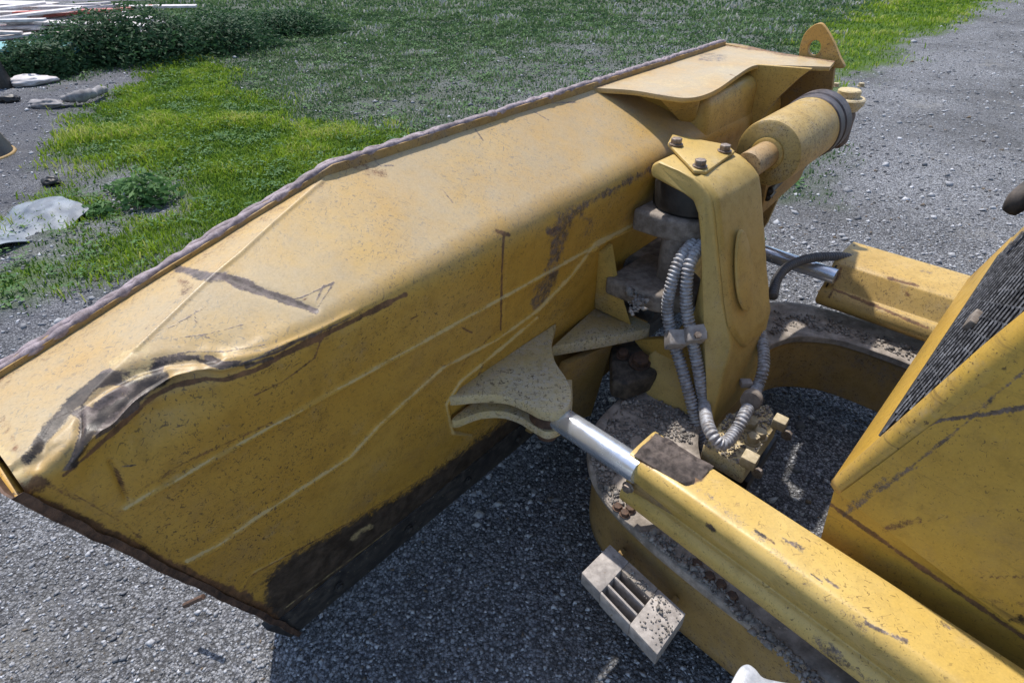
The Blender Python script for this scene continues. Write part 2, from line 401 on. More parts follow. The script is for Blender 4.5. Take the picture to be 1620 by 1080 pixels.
t = NT('gravel_chips'); rr = t.at('rnd')
c = t.mix(rr, (.075, .077, .083), (.54, .545, .565)); c = t.mix(t.rng(rr, .93, .97), c, (.62, .62, .64)); c = t.mix(t.rng(rr, .0, .06, 1, 0), c, (.20, .15, .10))
c = t.mix(t.rng(t.noise(120, 4), .4, .7, 0, .5), c, (.12, .12, .13)); M['chips'] = t.done(c, .9, t.noise(260), .3, .002, spec=.15)
def pick(n, xr, yr, dens):
    x = rng.uniform(*xr, n); y = rng.uniform(*yr, n); k = rng.random(n) < dens(x, y); return x[k], y[k]
def dist(x, y): return np.hypot(x, y)
x1, y1 = pick(90000, (-2.2, 3.4), (-.2, 4.2), lambda x, y: .95+0*x)
x2, y2 = pick(120000, (-9, 14), (1.5, 16), lambda x, y: (1-np.clip(masks(x, y)[0]*1.3+masks(x, y)[1]*.35, 0, 1))*np.clip(4.5/(dist(x, y)+.1), 0, 1)*(np.abs(np.arctan2(x, y)) < .85))
xs = np.concatenate([x1, x2]); ys = np.concatenate([y1, y2])
rs = np.concatenate([rng.gamma(4, .0011, len(x1))+.0012, (rng.gamma(3, .0028, len(x2))+.003)])
scatter_stones('gravel_stones', xs, ys, rs, M['chips'], gz(xs, ys), label='loose grey gravel chips scattered over the yard around the blade', cat='gravel')
x3, y3 = pick(2600, (-7, 12), (2.5, 14), lambda x, y: (1-masks(x, y)[0])*(np.abs(np.arctan2(x, y)) < .85))
scatter_stones('pebbles', x3, y3, rng.gamma(2, .006, len(x3))+.007, M['chips'], gz(x3, y3), label='larger grey stones strewn on the gravel', cat='stones')

# ---- grass
def leafmat(name, c1, c2, c3=None):
    t = NT(name); r0 = t.at('rnd'); c = t.mix(r0, c1, c2)
    if c3: c = t.mix(t.rng(r0, .88, .93), c, c3)
    t.b.inputs['Transmission Weight'].default_value = 0
    m = t.done(c, .6, spec=.18)
    tr = t.n('ShaderNodeBsdfTranslucent'); t.l(c, tr.inputs[0]); mx = t.n('ShaderNodeMixShader'); mx.inputs[0].default_value = .35
    t.l(t.b.outputs[0], mx.inputs[1]); t.l(tr.outputs[0], mx.inputs[2]); t.l(mx.outputs[0], t.t.nodes['Material Output'].inputs[0]); return m
def blades(X, Y, Z0, hgt, wid, lean, rnd):
    n = len(X); th = rng.uniform(0, 6.28, n); c, s = np.cos(th), np.sin(th)
    ph = rng.uniform(0, 6.28, n); lx = np.cos(ph)*lean*hgt; ly = np.sin(ph)*lean*hgt
    V = np.empty((n, 5, 3))
    V[:, 0] = np.stack([X-c*wid, Y-s*wid, Z0-.01], 1); V[:, 1] = np.stack([X+c*wid, Y+s*wid, Z0-.01], 1)
    V[:, 2] = np.stack([X+c*wid*.8+lx*.35, Y+s*wid*.8+ly*.35, Z0+hgt*.6], 1); V[:, 3] = np.stack([X-c*wid*.8+lx*.35, Y-s*wid*.8+ly*.35, Z0+hgt*.6], 1)
    V[:, 4] = np.stack([X+lx, Y+ly, Z0+hgt*np.clip(1-lean*.3, .3, 1)], 1)
    o = 5*np.arange(n)[:, None]
    Fc = np.concatenate([o+np.array([[0, 1, 2]]), o+np.array([[0, 2, 3]]), o+np.array([[3, 2, 4]])])
    return V.reshape(-1, 3), Fc, np.repeat(rnd, 5)
def grass(name, parts, mat, label, cat='grass'):
    Vs, Fs, Rs = [], [], []; o = 0
    for V, Fc, r0 in parts: Vs.append(V); Fs.append(Fc+o); Rs.append(r0); o += len(V)
    me = fastmesh(np.concatenate(Vs), np.concatenate(Fs), 3); attr(me, 'rnd', np.concatenate(Rs))
    return tag(put(name, me, mat), label, cat, kind='stuff')
M['grass'] = leafmat('bright_grass', (.045, .12, .02), (.33, .46, .03), (.44, .46, .12))
M['weed'] = leafmat('dull_weeds', (.03, .08, .032), (.17, .26, .10), (.40, .40, .37))
M['leaf'] = leafmat('weed_leaves', (.05, .13, .035), (.15, .27, .09))
M['hedge'] = leafmat('dark_shrub_leaves', (.012, .035, .018), (.055, .12, .05))
def gpatch(n, xr, yr, sel, lo=.018, hi=.06, wf=.0011):
    x = rng.uniform(*xr, n); y = rng.uniform(*yr, n); mm = masks(x, y); m = mm[sel]*(1-.5*mm[2] if sel else 1)
    P = np.stack([x, y, 0*x], 1); cl = np.clip(.5+(fbm(P, 2.2, 21, 4)-.5)*1.9, 0, 1); k = rng.random(n) < m*np.clip((cl-.10)*3.6, .35, 1); x, y, cl = x[k], y[k], cl[k]
    d = dist(x, y); h_ = lo+(hi-lo)*rng.random(len(x))*np.clip(cl**1.6*2.6, .25, 1.9)
    return blades(x, y, gz(x, y), h_, wf*(d*.55+1.2)*rng.uniform(.6, 1.3, len(x)), rng.uniform(.2, 1.1, len(x)), np.clip(cl*1.1-.05+rng.normal(0, .2, len(x)), 0, 1))
grass('grass', [gpatch(330000, (-6.2, 0), (2.6, 12), 0, .022, .075, .0012), gpatch(60000, (3, 14), (6, 19), 0, .03, .08)], M['grass'], 'bright yellow green low grass beside the gravel beyond the blade')
grass('weeds', [gpatch(330000, (-9, 9), (3.5, 15), 1, .012, .045, .0014), gpatch(90000, (-14, 16), (11, 24), 1, .03, .09, .002)], M['weed'], 'dull grey green low weeds mixed with stones across the yard', 'weeds')
def rosettes(n, xr, yr, sel, size):
    x = rng.uniform(*xr, n); y = rng.uniform(*yr, n); k = rng.random(n) < masks(x, y)[sel]; x, y = x[k], y[k]; out = []
    m = 16; X_ = np.repeat(x, m)+rng.normal(0, size*1.1, len(x)*m); Y_ = np.repeat(y, m)+rng.normal(0, size*1.1, len(x)*m)
    z_ = gz(X_, Y_)+rng.uniform(.01, .055, len(X_)); th = rng.uniform(0, 6.28, len(X_)); sz = size*rng.uniform(.35, .8, len(X_))
    e1 = np.stack([np.cos(th)*sz, np.sin(th)*sz, rng.uniform(.0, .5, len(X_))*sz], 1); e2 = np.stack([-np.sin(th)*sz*.38, np.cos(th)*sz*.38, 0*sz], 1); P = np.stack([X_, Y_, z_], 1)
    V = np.stack([P-e1*.6, P+e2, P+e1, P-e2], 1).reshape(-1, 3); o = 4*np.arange(len(X_))[:, None]
    return V, np.concatenate([o+np.array([[0, 1, 2]]), o+np.array([[0, 2, 3]])]), np.repeat(rng.random(len(X_)), 4)
grass('ground_weeds', [rosettes(3000, (-6.2, 0), (2.6, 12), 0, .035), rosettes(2600, (-9, 9), (3.5, 15), 1, .045)], M['leaf'], 'small leafy weeds dotted through the grass', 'weeds')
def leafcloud(c, rx, ry, rz, n, size, up=.3):
    u = rng.normal(size=(n, 3)); u /= np.linalg.norm(u, axis=1)[:, None]; u[:, 2] = np.abs(u[:, 2])
    rr_ = rng.random(n)**.4; lump = .7+.5*vnoise(u+np.array(c), 2.3, 3)
    P = np.array(c)+u*(rr_*lump)[:, None]*np.array([rx, ry, rz])
    th = rng.uniform(0, 6.28, n); e1 = np.stack([np.cos(th), np.sin(th), rng.uniform(-.5, .8, n)], 1)*size*rng.uniform(.6, 1.4, n)[:, None]
    e2 = np.cross(e1, u+rng.normal(0, .5, (n, 3))); e2 *= (size*.4/(np.linalg.norm(e2, axis=1)+1e-6))[:, None]
    V = np.stack([P-e1, P+e2, P+e1, P-e2], 1).reshape(-1, 3); o = 4*np.arange(n)[:, None]
    return V, np.concatenate([o+np.array([[0, 1, 2]]), o+np.array([[0, 2, 3]])]), np.repeat(np.clip(rr_*.7+rng.normal(0, .2, n), 0, 1), 4)
def bush(px, py, rx, ry, rz, n, size, mat, name, label, cat='shrub', group=None):
    p = at(px, py, z=GZ); V, Fc, r0 = leafcloud(p, rx, ry, rz, n, size)
    me = fastmesh(V, Fc, 3); attr(me, 'rnd', r0); o = empty(name, tuple(p)); tag(o, label, cat, group)
    put('foliage', me, mat, o)
    st = [tube(spline([p+rng.normal(0, .02, 3)*[1, 1, 0], p+np.array([rng.normal(0, rx*.3), rng.normal(0, ry*.3), rz*.7])], 4), lambda i: .012*max(rx, .2)/(i+1), 5) for _ in range(5)]
    bm = bmesh.new()
    for s in st: bm.from_mesh(s)
    me = bpy.data.meshes.new('m'); bm.to_mesh(me); bm.free(); put('stem', me, M['rusty'], o)
for (px, py, rx, ry, rz, lab) in ((70, 118, .55, .5, .45, 'mid green low shrub nearest the pale board pile'),
      (150, 100, 1.0, .7, .75, 'dark shrub second from the pale board pile'), (245, 92, 1.1, .8, .8, 'dark wide shrub above the grey driftwood'),
      (345, 78, 1.1, .8, .6, 'dark shrub above the tip of the bright grass'), (445, 52, 1.2, .8, .4, 'lowest dark shrub, farthest right in the row')):
    bush(px, py, rx, ry, rz, 5200, .036, M['hedge'], 'shrub', lab, 'shrub', 'dark shrubs behind the grass')
bush(235, 318, .23, .2, .26, 420, .035, M['leaf'], 'leafy_weed', 'leafy green weed standing at the edge of bright grass and gravel', 'weed')
bush(195, 300, .14, .14, .10, 200, .026, M['leaf'], 'leafy_weed', 'small low leafy weed just left of the tall one', 'weed')
bush(160, 335, .16, .13, .08, 260, .026, M['leaf'], 'leafy_weed', 'flat leafy weed at the end of the crumpled sheet', 'weed')

# ---- far left yard clutter
M['wood'] = simple('weathered_wood', (.16, .15, .15), (.36, .34, .34), 18, .85, .5)
M['paleboard'] = simple('pale_boards', (.48, .44, .43), (.74, .70, .70), 9, .8, .3)
M['teal'] = simple('teal_plastic', (.05, .22, .22), (.18, .42, .42), 6, .5, .2)
M['redp'] = simple('red_faded_paint', (.35, .06, .05), (.5, .16, .12), 12, .6, .2)
t = NT('milky_sheet'); M['film'] = t.done(t.mix(t.rng(t.noise(9, 7), .35, .7), (.10, .12, .15), (.22, .25, .285)), .6, t.noise(9, 4), .4, .01)
pile = empty('board_pile', tuple(at(55, 75, z=GZ))); tag(pile, 'heap of pale boards and sheets behind the dark shrubs', 'board pile')
p0 = at(40, 85, z=GZ)
mt = ['paleboard']*7+['redp']
for k in range(46):
    lvl = k//8; ang = rng.normal(.15, .16)
    d = np.array([math.cos(ang), math.sin(ang), rng.normal(0, .05)]); q = np.array([-math.sin(ang), math.cos(ang), 0])
    c = p0+np.array([rng.uniform(-1.6, .9), rng.uniform(-.1, 2.6), .06+lvl*.085+rng.uniform(0, .05)])
    put('board', box(c, d*rng.uniform(.5, 1.1), q*rng.uniform(.05, .16), Z*.018, .004, 1), M[mt[rng.integers(0, 8)]], pile)
tp = empty('teal_sheet_stack', tuple(at(15, 108, z=GZ))); tag(tp, 'stack of teal panels in front of the pale board heap', 'panels')
for k in range(6):
    c = at(12, 112, z=GZ)+np.array([rng.uniform(-.3, .1), rng.uniform(-.05, .1), .03+.055*k])
    put('panel', box(c, np.array([.9, .25, .02*rng.normal()]), np.array([-.07, .28, 0]), Z*.02, .004, 1), M['teal'], tp)
p = at(8, 138, z=GZ); tag(put('timber_post', box(p+Z*.16, np.array([.06, 0, 0]), np.array([0, .06, 0]), Z*.2+np.array([-.05, .02, 0]), .01), M['dark']), 'short dark post stub at the left edge by the shrubs', 'post')
def lump(name, px, py, s, mat, lab, cat, seed, rot=0, z=0.):
    bm = bmesh.new(); bmesh.ops.create_icosphere(bm, subdivisions=4, radius=1)
    co = np.array([v.co[:] for v in bm.verts]); f = fbm(co+seed, 2.2, seed, 4)
    co = co*(.55+.9*f)[:, None]*np.array(s); c_, s__ = math.cos(rot), math.sin(rot)
    co = np.stack([co[:, 0]*c_-co[:, 1]*s__, co[:, 0]*s__+co[:, 1]*c_, co[:, 2]], 1)+at(px, py, z=GZ)+Z*(s[2]*.45+z)
    for v, q in zip(bm.verts, co): v.co = q
    me = bpy.data.meshes.new('m'); bm.to_mesh(me); bm.free(); return tag(put(name, me, mat, None, True), lab, cat)
lump('crumpled_bag', 45, 133, (.30, .16, .07), M['paleboard'], 'crumpled white bag below the shrubs near the dark post', 'bag', 3, .4)
lump('rock', 75, 168, (.20, .09, .05), M['wood'], 'flat dark stone left of the driftwood', 'stone', 5)
lump('rock', 82, 290, (.07, .05, .035), M['dark'], 'small dark stone on gravel above the crumpled sheet', 'stone', 8)
lump('rock', 15, 160, (.12, .08, .05), M['dark'], 'dark clod at the left edge below the post stub', 'stone', 9)
dw = spline([at(100, 158, z=GZ+.05), at(118, 155, z=GZ+.07), at(140, 150, z=GZ+.08), at(165, 142, z=GZ+.06)], 14)
me = tube(dw, lambda i: .07*(1-abs(i-20)/60)*(.92+.1*math.sin(i*.9)), 12)
co = np.array([v.co[:] for v in me.vertices]); co += (fbm(co, 9, 2, 3)-.5)[:, None]*.06
me.vertices.foreach_set('co', co.ravel()); tag(put('driftwood', me, M['wood'], None, True), 'grey split log lying on gravel left of the bright grass', 'log')
# crumpled pale sheet
a0, a1, b0, b1 = at(-60, 432, z=GZ), at(-60, 365, z=GZ), at(143, 340, z=GZ), at(88, 316, z=GZ)
U = np.linspace(0, 1, 60)[:, None, None]; W = np.linspace(0, 1, 30)[None, :, None]
P = (a0*(1-U)+b0*U)*(1-W)+(a1*(1-U)+b1*U)*W
zc = GZ+.02+.035*np.sin(U[..., 0]*7+W[..., 0]*3)+.05*W[..., 0]*(1-W[..., 0])*4*.5+(fbm(P.reshape(-1, 3), 5, 4, 3).reshape(60, 30)-.5)*.06
P = P.copy(); P[..., 2] = zc; P[..., :2] += (np.sin(U*6)*.05*(W-.5))
sh = grid(P, M['film'], 'crumpled_sheet', None, thick=.004, dirv=-Z); tag(sh, 'pale translucent crumpled sheet lying on gravel at the left edge', 'plastic sheet')
# curved steel piece at left edge
cp = at(8, 248, z=GZ); ax, u1, v1_ = basis(R*.2+Z)
V = []; th = np.linspace(-2.2, .9, 26); Hh = np.linspace(0, .62, 14)
P = np.array([[cp+np.array([-.34, .02, 0])+np.array([math.cos(tt)*(.36-.15*hh/.62), math.sin(tt)*(.32-.12*hh/.62), 0])+np.array([-.28*hh, .12*hh, hh]) for tt in th] for hh in Hh])
dr = empty('steel_bucket', tuple(cp)); tag(dr, 'dark curved steel bucket with a worn bright rim at the left edge', 'bucket')
grid(P, M['dark'], 'shell', dr, thick=.02, dirv=np.array([-.7, .7, 0])/1)
put('rim', tube(P[:, -1][::1], .016, 8), M['bolt'], dr, True); put('lip', tube(P[0], .018, 8), M['grimy'], dr, True)
#@@DOZER
M['cftop'] = simple('dirt_caked_flange', (.20, .17, .14), (.46, .40, .345), 22, .9, .8, spec=(.50, .42, .34))
M['paledust'] = simple('pale_dusty_steel', (.24, .215, .20), (.50, .455, .42), 26, .8, .5, spec=(.2, .15, .1))
M['bolt2'] = simple('painted_dusty_bolt', (.34, .27, .15), (.56, .47, .32), 50, .7, .5)
M['crumb'] = simple('dirt_crumbs', (.14, .125, .11), (.44, .40, .36), 40, .95, .4, spec=(.5, .36, .30))
M['post'] = paint('thick_post_paint', (.46, .31, .085), (.52, .37, .125), .35, .22, .05, .5)
M['cyl'] = paint('cylinder_paint', (.40, .26, .07), (.50, .37, .14), 1.1, .35, .30, .5)
M['band'] = simple('blackened_band', (.04, .034, .036), (.15, .125, .125), 18, .55, .4)
M['rodrust'] = paint('rusty_rod', (.36, .23, .10), (.44, .31, .16), 1.0, .35, .8, .55)
M['steelpale'] = simple('galvanised_lug', (.34, .35, .37), (.52, .53, .55), 30, .45, .3, .4)
M['grille'] = simple('grille_steel', (.05, .052, .06), (.32, .33, .36), 60, .35, .3, .4)
M['grimyrub'] = simple('dirty_rubber', (.03, .025, .022), (.14, .11, .09), 20, .7, .4)
M['grimy2'] = simple('greasy_bracket', (.03, .025, .02), (.16, .13, .10), 26, .7, .5)
M['mud'] = simple('dried_mud', (.035, .026, .022), (.15, .12, .105), 40, .95, .8)
t = NT('black_hose_coil'); M['rubbercoil'] = t.done(t.mix(t.noise(60), (.05, .05, .055), (.16, .16, .17)), .5, t.noise(90), .2, .001)
# ================================================================== BULLDOZER
DZ = empty('bulldozer', tuple(fr(0, 1.9, 0)))
tag(DZ, 'yellow bulldozer with dented angled blade, C-shaped push frame and black mesh grille', 'bulldozer')
# ---- blade: back sheet (top slope, rounded ridge, back face)
def facet(a, n): return 1.515+.234*(a-.86)-.12*(n-1.32)
def zmain(n): return 1.34+.515*(n-.98)
def ztop(a, n): return np.minimum(facet(a, n), zmain(n))
nc = 820; s = np.linspace(0, 1, nc)
def anear(z): return .385-.349*(z-.255)
AF = 3.03
rows = []
kinds = []
B = np.array([1.2, .25])
znom_top = 1.30
for q in np.linspace(0, 1, 58, endpoint=False):          # top slope
    n = 1.305-(1.305-.98)*q; a = anear(1.30)*(1-s)+AF*s; rows.append((a, np.full(nc, n), ztop(a, n))); kinds.append(0)
RR = np.clip(.03+.05*(s-.08)/.3, .03, .078)
zr_of = lambda a: np.minimum(facet(a, .98), 1.34)
for r_i, (a, n, z) in enumerate(rows):                     # pull rows out of the rounded corner
    pass
ac = anear(1.30)*(1-s)+AF*s
zr = zr_of(ac)
# direction of slope and of back face at the ridge
tt = np.stack([np.full(nc, .06), ztop(ac, 1.04)-zr], 1); tt /= np.linalg.norm(tt, axis=1)[:, None]
bb = np.stack([1.2-.98+0*zr, .25-zr], 1); LB = np.linalg.norm(bb, axis=1); bb /= LB[:, None]
Q0 = np.stack([.98+0*zr, zr], 1)+tt*RR[:, None]; Q1 = np.stack([.98+0*zr, zr], 1); Q2 = Q1+bb*RR[:, None]
rows2 = []
for q in np.linspace(0, 1, 116, endpoint=False):
    n = 1.305*(1-q)+Q0[:, 0]*q; rows2.append((ac, n, ztop(ac, n), 0))
for q in np.linspace(0, 1, 26, endpoint=False):
    p = Q0*(1-q)**2+2*Q1*q*(1-q)+Q2*q*q; rows2.append((ac*1., p[:, 0], p[:, 1], q))
for q in np.linspace(0, 1, 290):
    p = Q2*(1-q)+B*q; a = anear(Q2[0, 1]*(1-q)+.25*q)*(1-s)+AF*s; a = ac*(1-min(1, q*8))+a*min(1, q*8); rows2.append((a, p[:, 0], p[:, 1], 1))
P = np.array([N[None]*n[:, None]+A[None]*a[:, None]+Z[None]*z[:, None] for a, n, z, k in rows2])
nrm = np.array([[(Z*(1-k)+(-N*.97-Z*.2)*k)]*nc for *_, k in rows2])
V = P.reshape(-1, 3); NV = nrm.reshape(-1, 3); Qp = proj(V)
def bump(pts, wd, amp, seed=1):
    global V
    d = polydist(Qp, pts)+(fbm(V, 9, seed, 3)-.5)*wd*.5
    V = V+NV*(amp*np.exp(-(d/wd)**2))[:, None]
BEADS = [[(195, 805), (1030, 340)],
         [(295, 888), (345, 862), (400, 822), (555, 722), (600, 672), (700, 582), (785, 538), (850, 492), (905, 435), (942, 385), (1032, 340)],
         [(745, 688), (716, 684), (706, 640), (728, 604), (800, 545), (850, 502)],
         [(95, 765), (165, 808), (265, 888), (385, 952)], [(375, 945), (400, 905), (560, 818), (700, 735), (780, 680)]]
for k, bd in enumerate(BEADS): bump(bd, 2.5 if k != 1 else 3.1, .010 if k < 3 else .003, k)
bump([(940, 140), (800, 178), (640, 232), (560, 262), (525, 275)], 4, .002)
bump([(523, 274), (480, 312), (380, 402), (330, 442), (215, 553)], 2.5, .003)
# dents along the ridge
bump([(60, 735), (68, 690), (110, 650), (165, 610), (215, 585), (260, 572), (340, 572)], 9, -.010, 5)
bump([(125, 655), (126, 690), (110, 725)], 5, -.008, 6); bump([(180, 665), (215, 625), (262, 597)], 5, -.006, 13)
bump([(150, 640), (190, 618)], 6, .007, 7); bump([(270, 583), (330, 578)], 6, .006, 8); bump([(316, 565), (325, 585)], 3, -.007, 14)
FOLD = np.array([(100, 748), (111, 738), (159, 695), (222, 639), (241, 621), (278, 603), (326, 593), (356, 595), (407, 578), (459, 549), (513, 524), (565, 498), (617, 474)], float)
fy = np.interp(Qp[:, 0], FOLD[:, 0], FOLD[:, 1]); ry = 520-.52*(Qp[:, 0]-520)
jj = (fbm(V, 16, 41, 3)-.5)*5; dd = Qp[:, 1]-fy+jj; gp = np.clip(ry-fy, 0, 60)
tap = sst(Qp[:, 0], 95, 150)*(1-sst(Qp[:, 0], 540, 640))
V = V+N*(tap*(.006+gp*.00105)*sst(dd, -1.5, 5)*np.exp(-(np.clip(dd-gp-8, 0, 999)/38)**2))[:, None]
V = V+Z*(tap*.006*np.exp(-(dd/9)**2))[:, None]
rg_ = np.abs(fbm(V, 15, 51, 3)-.5)*2
V = V-N*0+Z*((rg_-.25)*-.016*sst(Qp[:, 0], 30, 120)*(1-sst(Qp[:, 0], 330, 520))*np.exp(-((dd+18)/26)**2))[:, None]
bump([(340, 577), (420, 560), (480, 540), (560, 500)], 6, .006, 11)
bump([(182, 740), (192, 765), (202, 788)], 4.5, -.010, 12)
bump([(360, 440), (420, 465), (498, 491)], 6, -.004, 13)
bump([(800, 372), (795, 520)], 2.2, -.003)
V = V+NV*((fbm(V, 3.2, 31, 3)-.5)*.010)[:, None]
P = V.reshape(P.shape)
wsm = (sst(Qp[:, 0], -200, 60)*(1-sst(Qp[:, 0], 560, 640))*np.exp(-(dd/34)**4)).reshape(P.shape[:2])[1:-1, 1:-1, None]
for _ in range(7): P[1:-1, 1:-1] = P[1:-1, 1:-1]*(1-wsm*.6)+wsm*.6*(P[:-2, 1:-1]+P[2:, 1:-1]+P[1:-1, :-2]+P[1:-1, 2:])/4
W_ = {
 'scrape': [([(281, 425), (330, 437), (356, 438)], 9, .95), ([(356, 438), (420, 463), (500, 492)], 8.5, 1),
   ([(500, 490), (528, 447), (478, 470), (440, 478)], 1.8, .8), ([(512, 452), (498, 480)], 3, .7),
   ([(41, 730), (56, 702), (74, 673), (104, 639), (130, 617), (159, 587), (174, 582), (190, 588), (237, 582), (252, 565), (281, 561), (315, 561), (318, 567), (262, 573), (259, 587), (230, 610), (200, 617), (189, 610), (167, 610), (148, 617), (133, 639), (111, 650), (85, 665), (70, 691), (56, 710), (48, 735), (41, 730)], 3.5, .92),
   ([(111, 650), (132, 640), (150, 645), (155, 632), (175, 618), (205, 603), (235, 603), (262, 590), (262, 603), (240, 618), (222, 637), (222, 645), (190, 668), (170, 684), (150, 695), (150, 680), (143, 672), (136, 690), (128, 720), (112, 742), (95, 748), (112, 722), (122, 697), (124, 663), (111, 655), (111, 650)], 3.5, .92),
   ([(150, 640), (170, 655), (188, 650), (200, 635)], 4, .9), ([(300, 566), (322, 563), (327, 578), (350, 585), (378, 576), (384, 570), (352, 571), (330, 560), (300, 566)], 2, 1.05), ([(385, 574), (440, 556), (470, 540)], 2.5, .8),
   ([(240, 568), (300, 556), (355, 556), (420, 545)], 2.2, .7), ([(420, 558), (500, 528), (560, 500)], 3, .7), ([(390, 580), (430, 566)], 4, .85),
   ([(275, 535), (330, 528), (385, 513)], 1.6, .7), ([(240, 535), (300, 500), (325, 485)], 1.5, .65), ([(310, 510), (308, 490)], 2, .7), ([(320, 530), (378, 552)], 1.8, .7),
   ([(60, 640), (110, 600), (140, 575)], 1.2, .55), ([(20, 690), (60, 655)], 1.2, .5), ([(230, 520), (260, 490), (300, 460)], 1.2, .5), ([(60, 615), (180, 530)], 1.2, .45),
   ([(640, 430), (700, 395)], 1.2, .4), ([(700, 300), (716, 320)], 1.6, .6), ([(752, 205), (764, 222)], 2, .6), ([(845, 177), (868, 190)], 1.5, .6), ([(870, 163), (915, 162)], 1.5, .6), ([(590, 250), (600, 262), (622, 262)], 2, .6), ([(540, 395), (600, 385)], 1.2, .4),
   ([(850, 476), (872, 440), (882, 395), (896, 345)], 16, .62), ([(870, 366), (930, 322), (1000, 283), (1040, 262)], 8, .60),
   ([(905, 330), (935, 350), (925, 372)], 9, .5), ([(740, 610), (756, 596), (765, 575)], 2, .6),
   ([(195, 738), (214, 735)], 1.5, .7), ([(880, 500), (905, 470)], 8, .35)],
 'rust': [([(100, 752), (111, 744), (159, 701), (222, 645), (241, 628), (278, 609), (326, 599), (356, 601), (407, 584), (459, 555), (513, 530), (565, 504), (640, 466)], 5, 1.05),  # rust under the fold lip, doubling as the buckle's painted shadow line
   ([(797, 372), (794, 430), (792, 522)], 2.3, .95), ([(403, 625), (450, 602), (498, 566), (512, 525)], 1.7, .8),
   ([(545, 262), (575, 264), (605, 275)], 11, .50), ([(-20, 640), (20, 560), (200, 450), (320, 385), (430, 308), (525, 262), (640, 225), (800, 172), (940, 130)], 8, .62), ([(-20, 640), (20, 585), (200, 478), (320, 408), (430, 330), (500, 285)], 16, .36),
   ([(-10, 768), (100, 806), (180, 850), (270, 898), (380, 945), (460, 985)], 12, .95), ([(75, 765), (120, 790)], 8, .6),
   ([(285, 445), (300, 455), (290, 462)], 9, .58), ([(0, 768), (60, 745), (90, 765), (50, 785), (0, 768)], 8, .8), ([(0, 660), (25, 700), (15, 740)], 12, .45),
   ([(182, 740), (192, 765), (203, 790)], 4, .9), ([(650, 505), (662, 499)], 2, .9), ([(732, 519), (746, 526)], 2.4, .8), ([(258, 832), (270, 828)], 2.4, .9),
   ([(500, 540), (520, 535)], 2, .6), ([(205, 785), (300, 728), (430, 668)], 3, .55), ([(100, 772), (200, 830), (262, 893)], 3, .6), ([(375, 950), (395, 912), (450, 880), (560, 822)], 1.6, .6),  # includes a painted shadow along the ledge, among lines of rust
   ([(788, 522), (740, 565), (724, 590)], 2.5, .5), ([(700, 580), (724, 570)], 2, .8), ([(480, 475), (488, 470)], 3, .6), ([(868, 368), (882, 360)], 4, .8), ([(785, 365), (805, 372)], 4, .8)],
 'pale': [([(-20, 690), (25, 740), (40, 760)], 16, .6), ([(180, 570), (232, 550), (228, 590), (200, 592)], 12, .55), ([(523, 274), (480, 312), (380, 402), (330, 442)], 2.2, .5),
   ([(40, 760), (60, 745)], 8, .7), ([(556, 852), (572, 838), (588, 832)], 6, .62), ([(450, 962), (560, 880), (700, 775), (825, 688)], 1.1, .55), ([(458, 972), (600, 868)], .9, .45), ([(400, 905), (450, 880)], 2, .5)]+[(bd, 2.6, .85) for bd in BEADS[:3]]+[([(850, 492), (905, 435)], 5, .5)],
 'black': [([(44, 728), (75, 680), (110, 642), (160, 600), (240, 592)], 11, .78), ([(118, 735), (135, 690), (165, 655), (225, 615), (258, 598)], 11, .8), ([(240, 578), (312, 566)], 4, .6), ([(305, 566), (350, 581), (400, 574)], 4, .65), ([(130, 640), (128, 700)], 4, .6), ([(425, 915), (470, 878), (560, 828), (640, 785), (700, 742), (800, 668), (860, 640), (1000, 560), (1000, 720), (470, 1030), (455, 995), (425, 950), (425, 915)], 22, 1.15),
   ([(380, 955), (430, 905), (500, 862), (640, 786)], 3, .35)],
}
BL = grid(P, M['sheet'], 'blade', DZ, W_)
film = np.array([[1.-k]*nc for *_, k in rows2]).ravel()**1.5
attr(BL.data, 'film', film)
# front moldboard and closing plates
def nf(z): u = (1.5-z)/1.25; return 1.345-.20*math.sin(math.pi*min(1, max(0, u*.98)))**.9*.95+0*u
zs = np.linspace(0, 1, 26); aa = np.linspace(0, 1, 60)
PM = []
for k in zs:
    row = []
    for u in aa:
        a = anear(1.35-1.1*k)*(1-u)+AF*u
        zt = float(min(1.515, facet(a, 1.32))); z = zt*(1-k)+.25*k
        row.append(na(max(nf(z), .98+.202*(1.34-z)+.03 if z < 1.34 else 1.33), a, z))
    PM.append(row)
grid(np.array(PM)[:, ::-1], M['rusty'], 'moldboard', BL, thick=.006, dirv=N)
# rope-like rusted top edge
Le = resample(np.array([na(1.322, a, min(1.528, facet(a, 1.32)+.012)) for a in (-.02, .2, .5, .80, .86, .92, 1.4, 2.0, 2.6, 3.04)]), .006)[0]
Le = spline(Le[::4], 4)
def rope(off, r, ph, seed):
    Q = Le.copy(); n_ = fbm(Q, 14, seed, 3)-.5
    Q = Q+N*off[0]+Z*off[1]+Z*(n_*.008)[:, None]+N*(np.roll(n_, 7)*.010)[:, None]
    rr_ = r*(.78+.5*np.abs(np.sin(np.arange(len(Q))*.26+ph+n_*5)))
    return put('edge_weld', tube(Q, lambda i: rr_[i], 9), M['weld'], BL, True)
rope((.007, -.004), .0088, 0, 4); rope((-.009, .0), .0082, 1.3, 9)
P = np.array([[na(1.305+k*.001, a, facet(a, 1.32)-.02 if a < .86 else 1.495) for a in np.linspace(-.16, 3.03, 90)] for k in (0, 1)])
strip = np.array([[na(1.303, a, min(1.515, facet(a, 1.32))+dz) for a in np.linspace(-.01, 3.03, 120)] for dz in (-.03, .014)])
grid(strip[::-1], M['grimy'], 'edge_strip', BL, thick=.022, dirv=N)
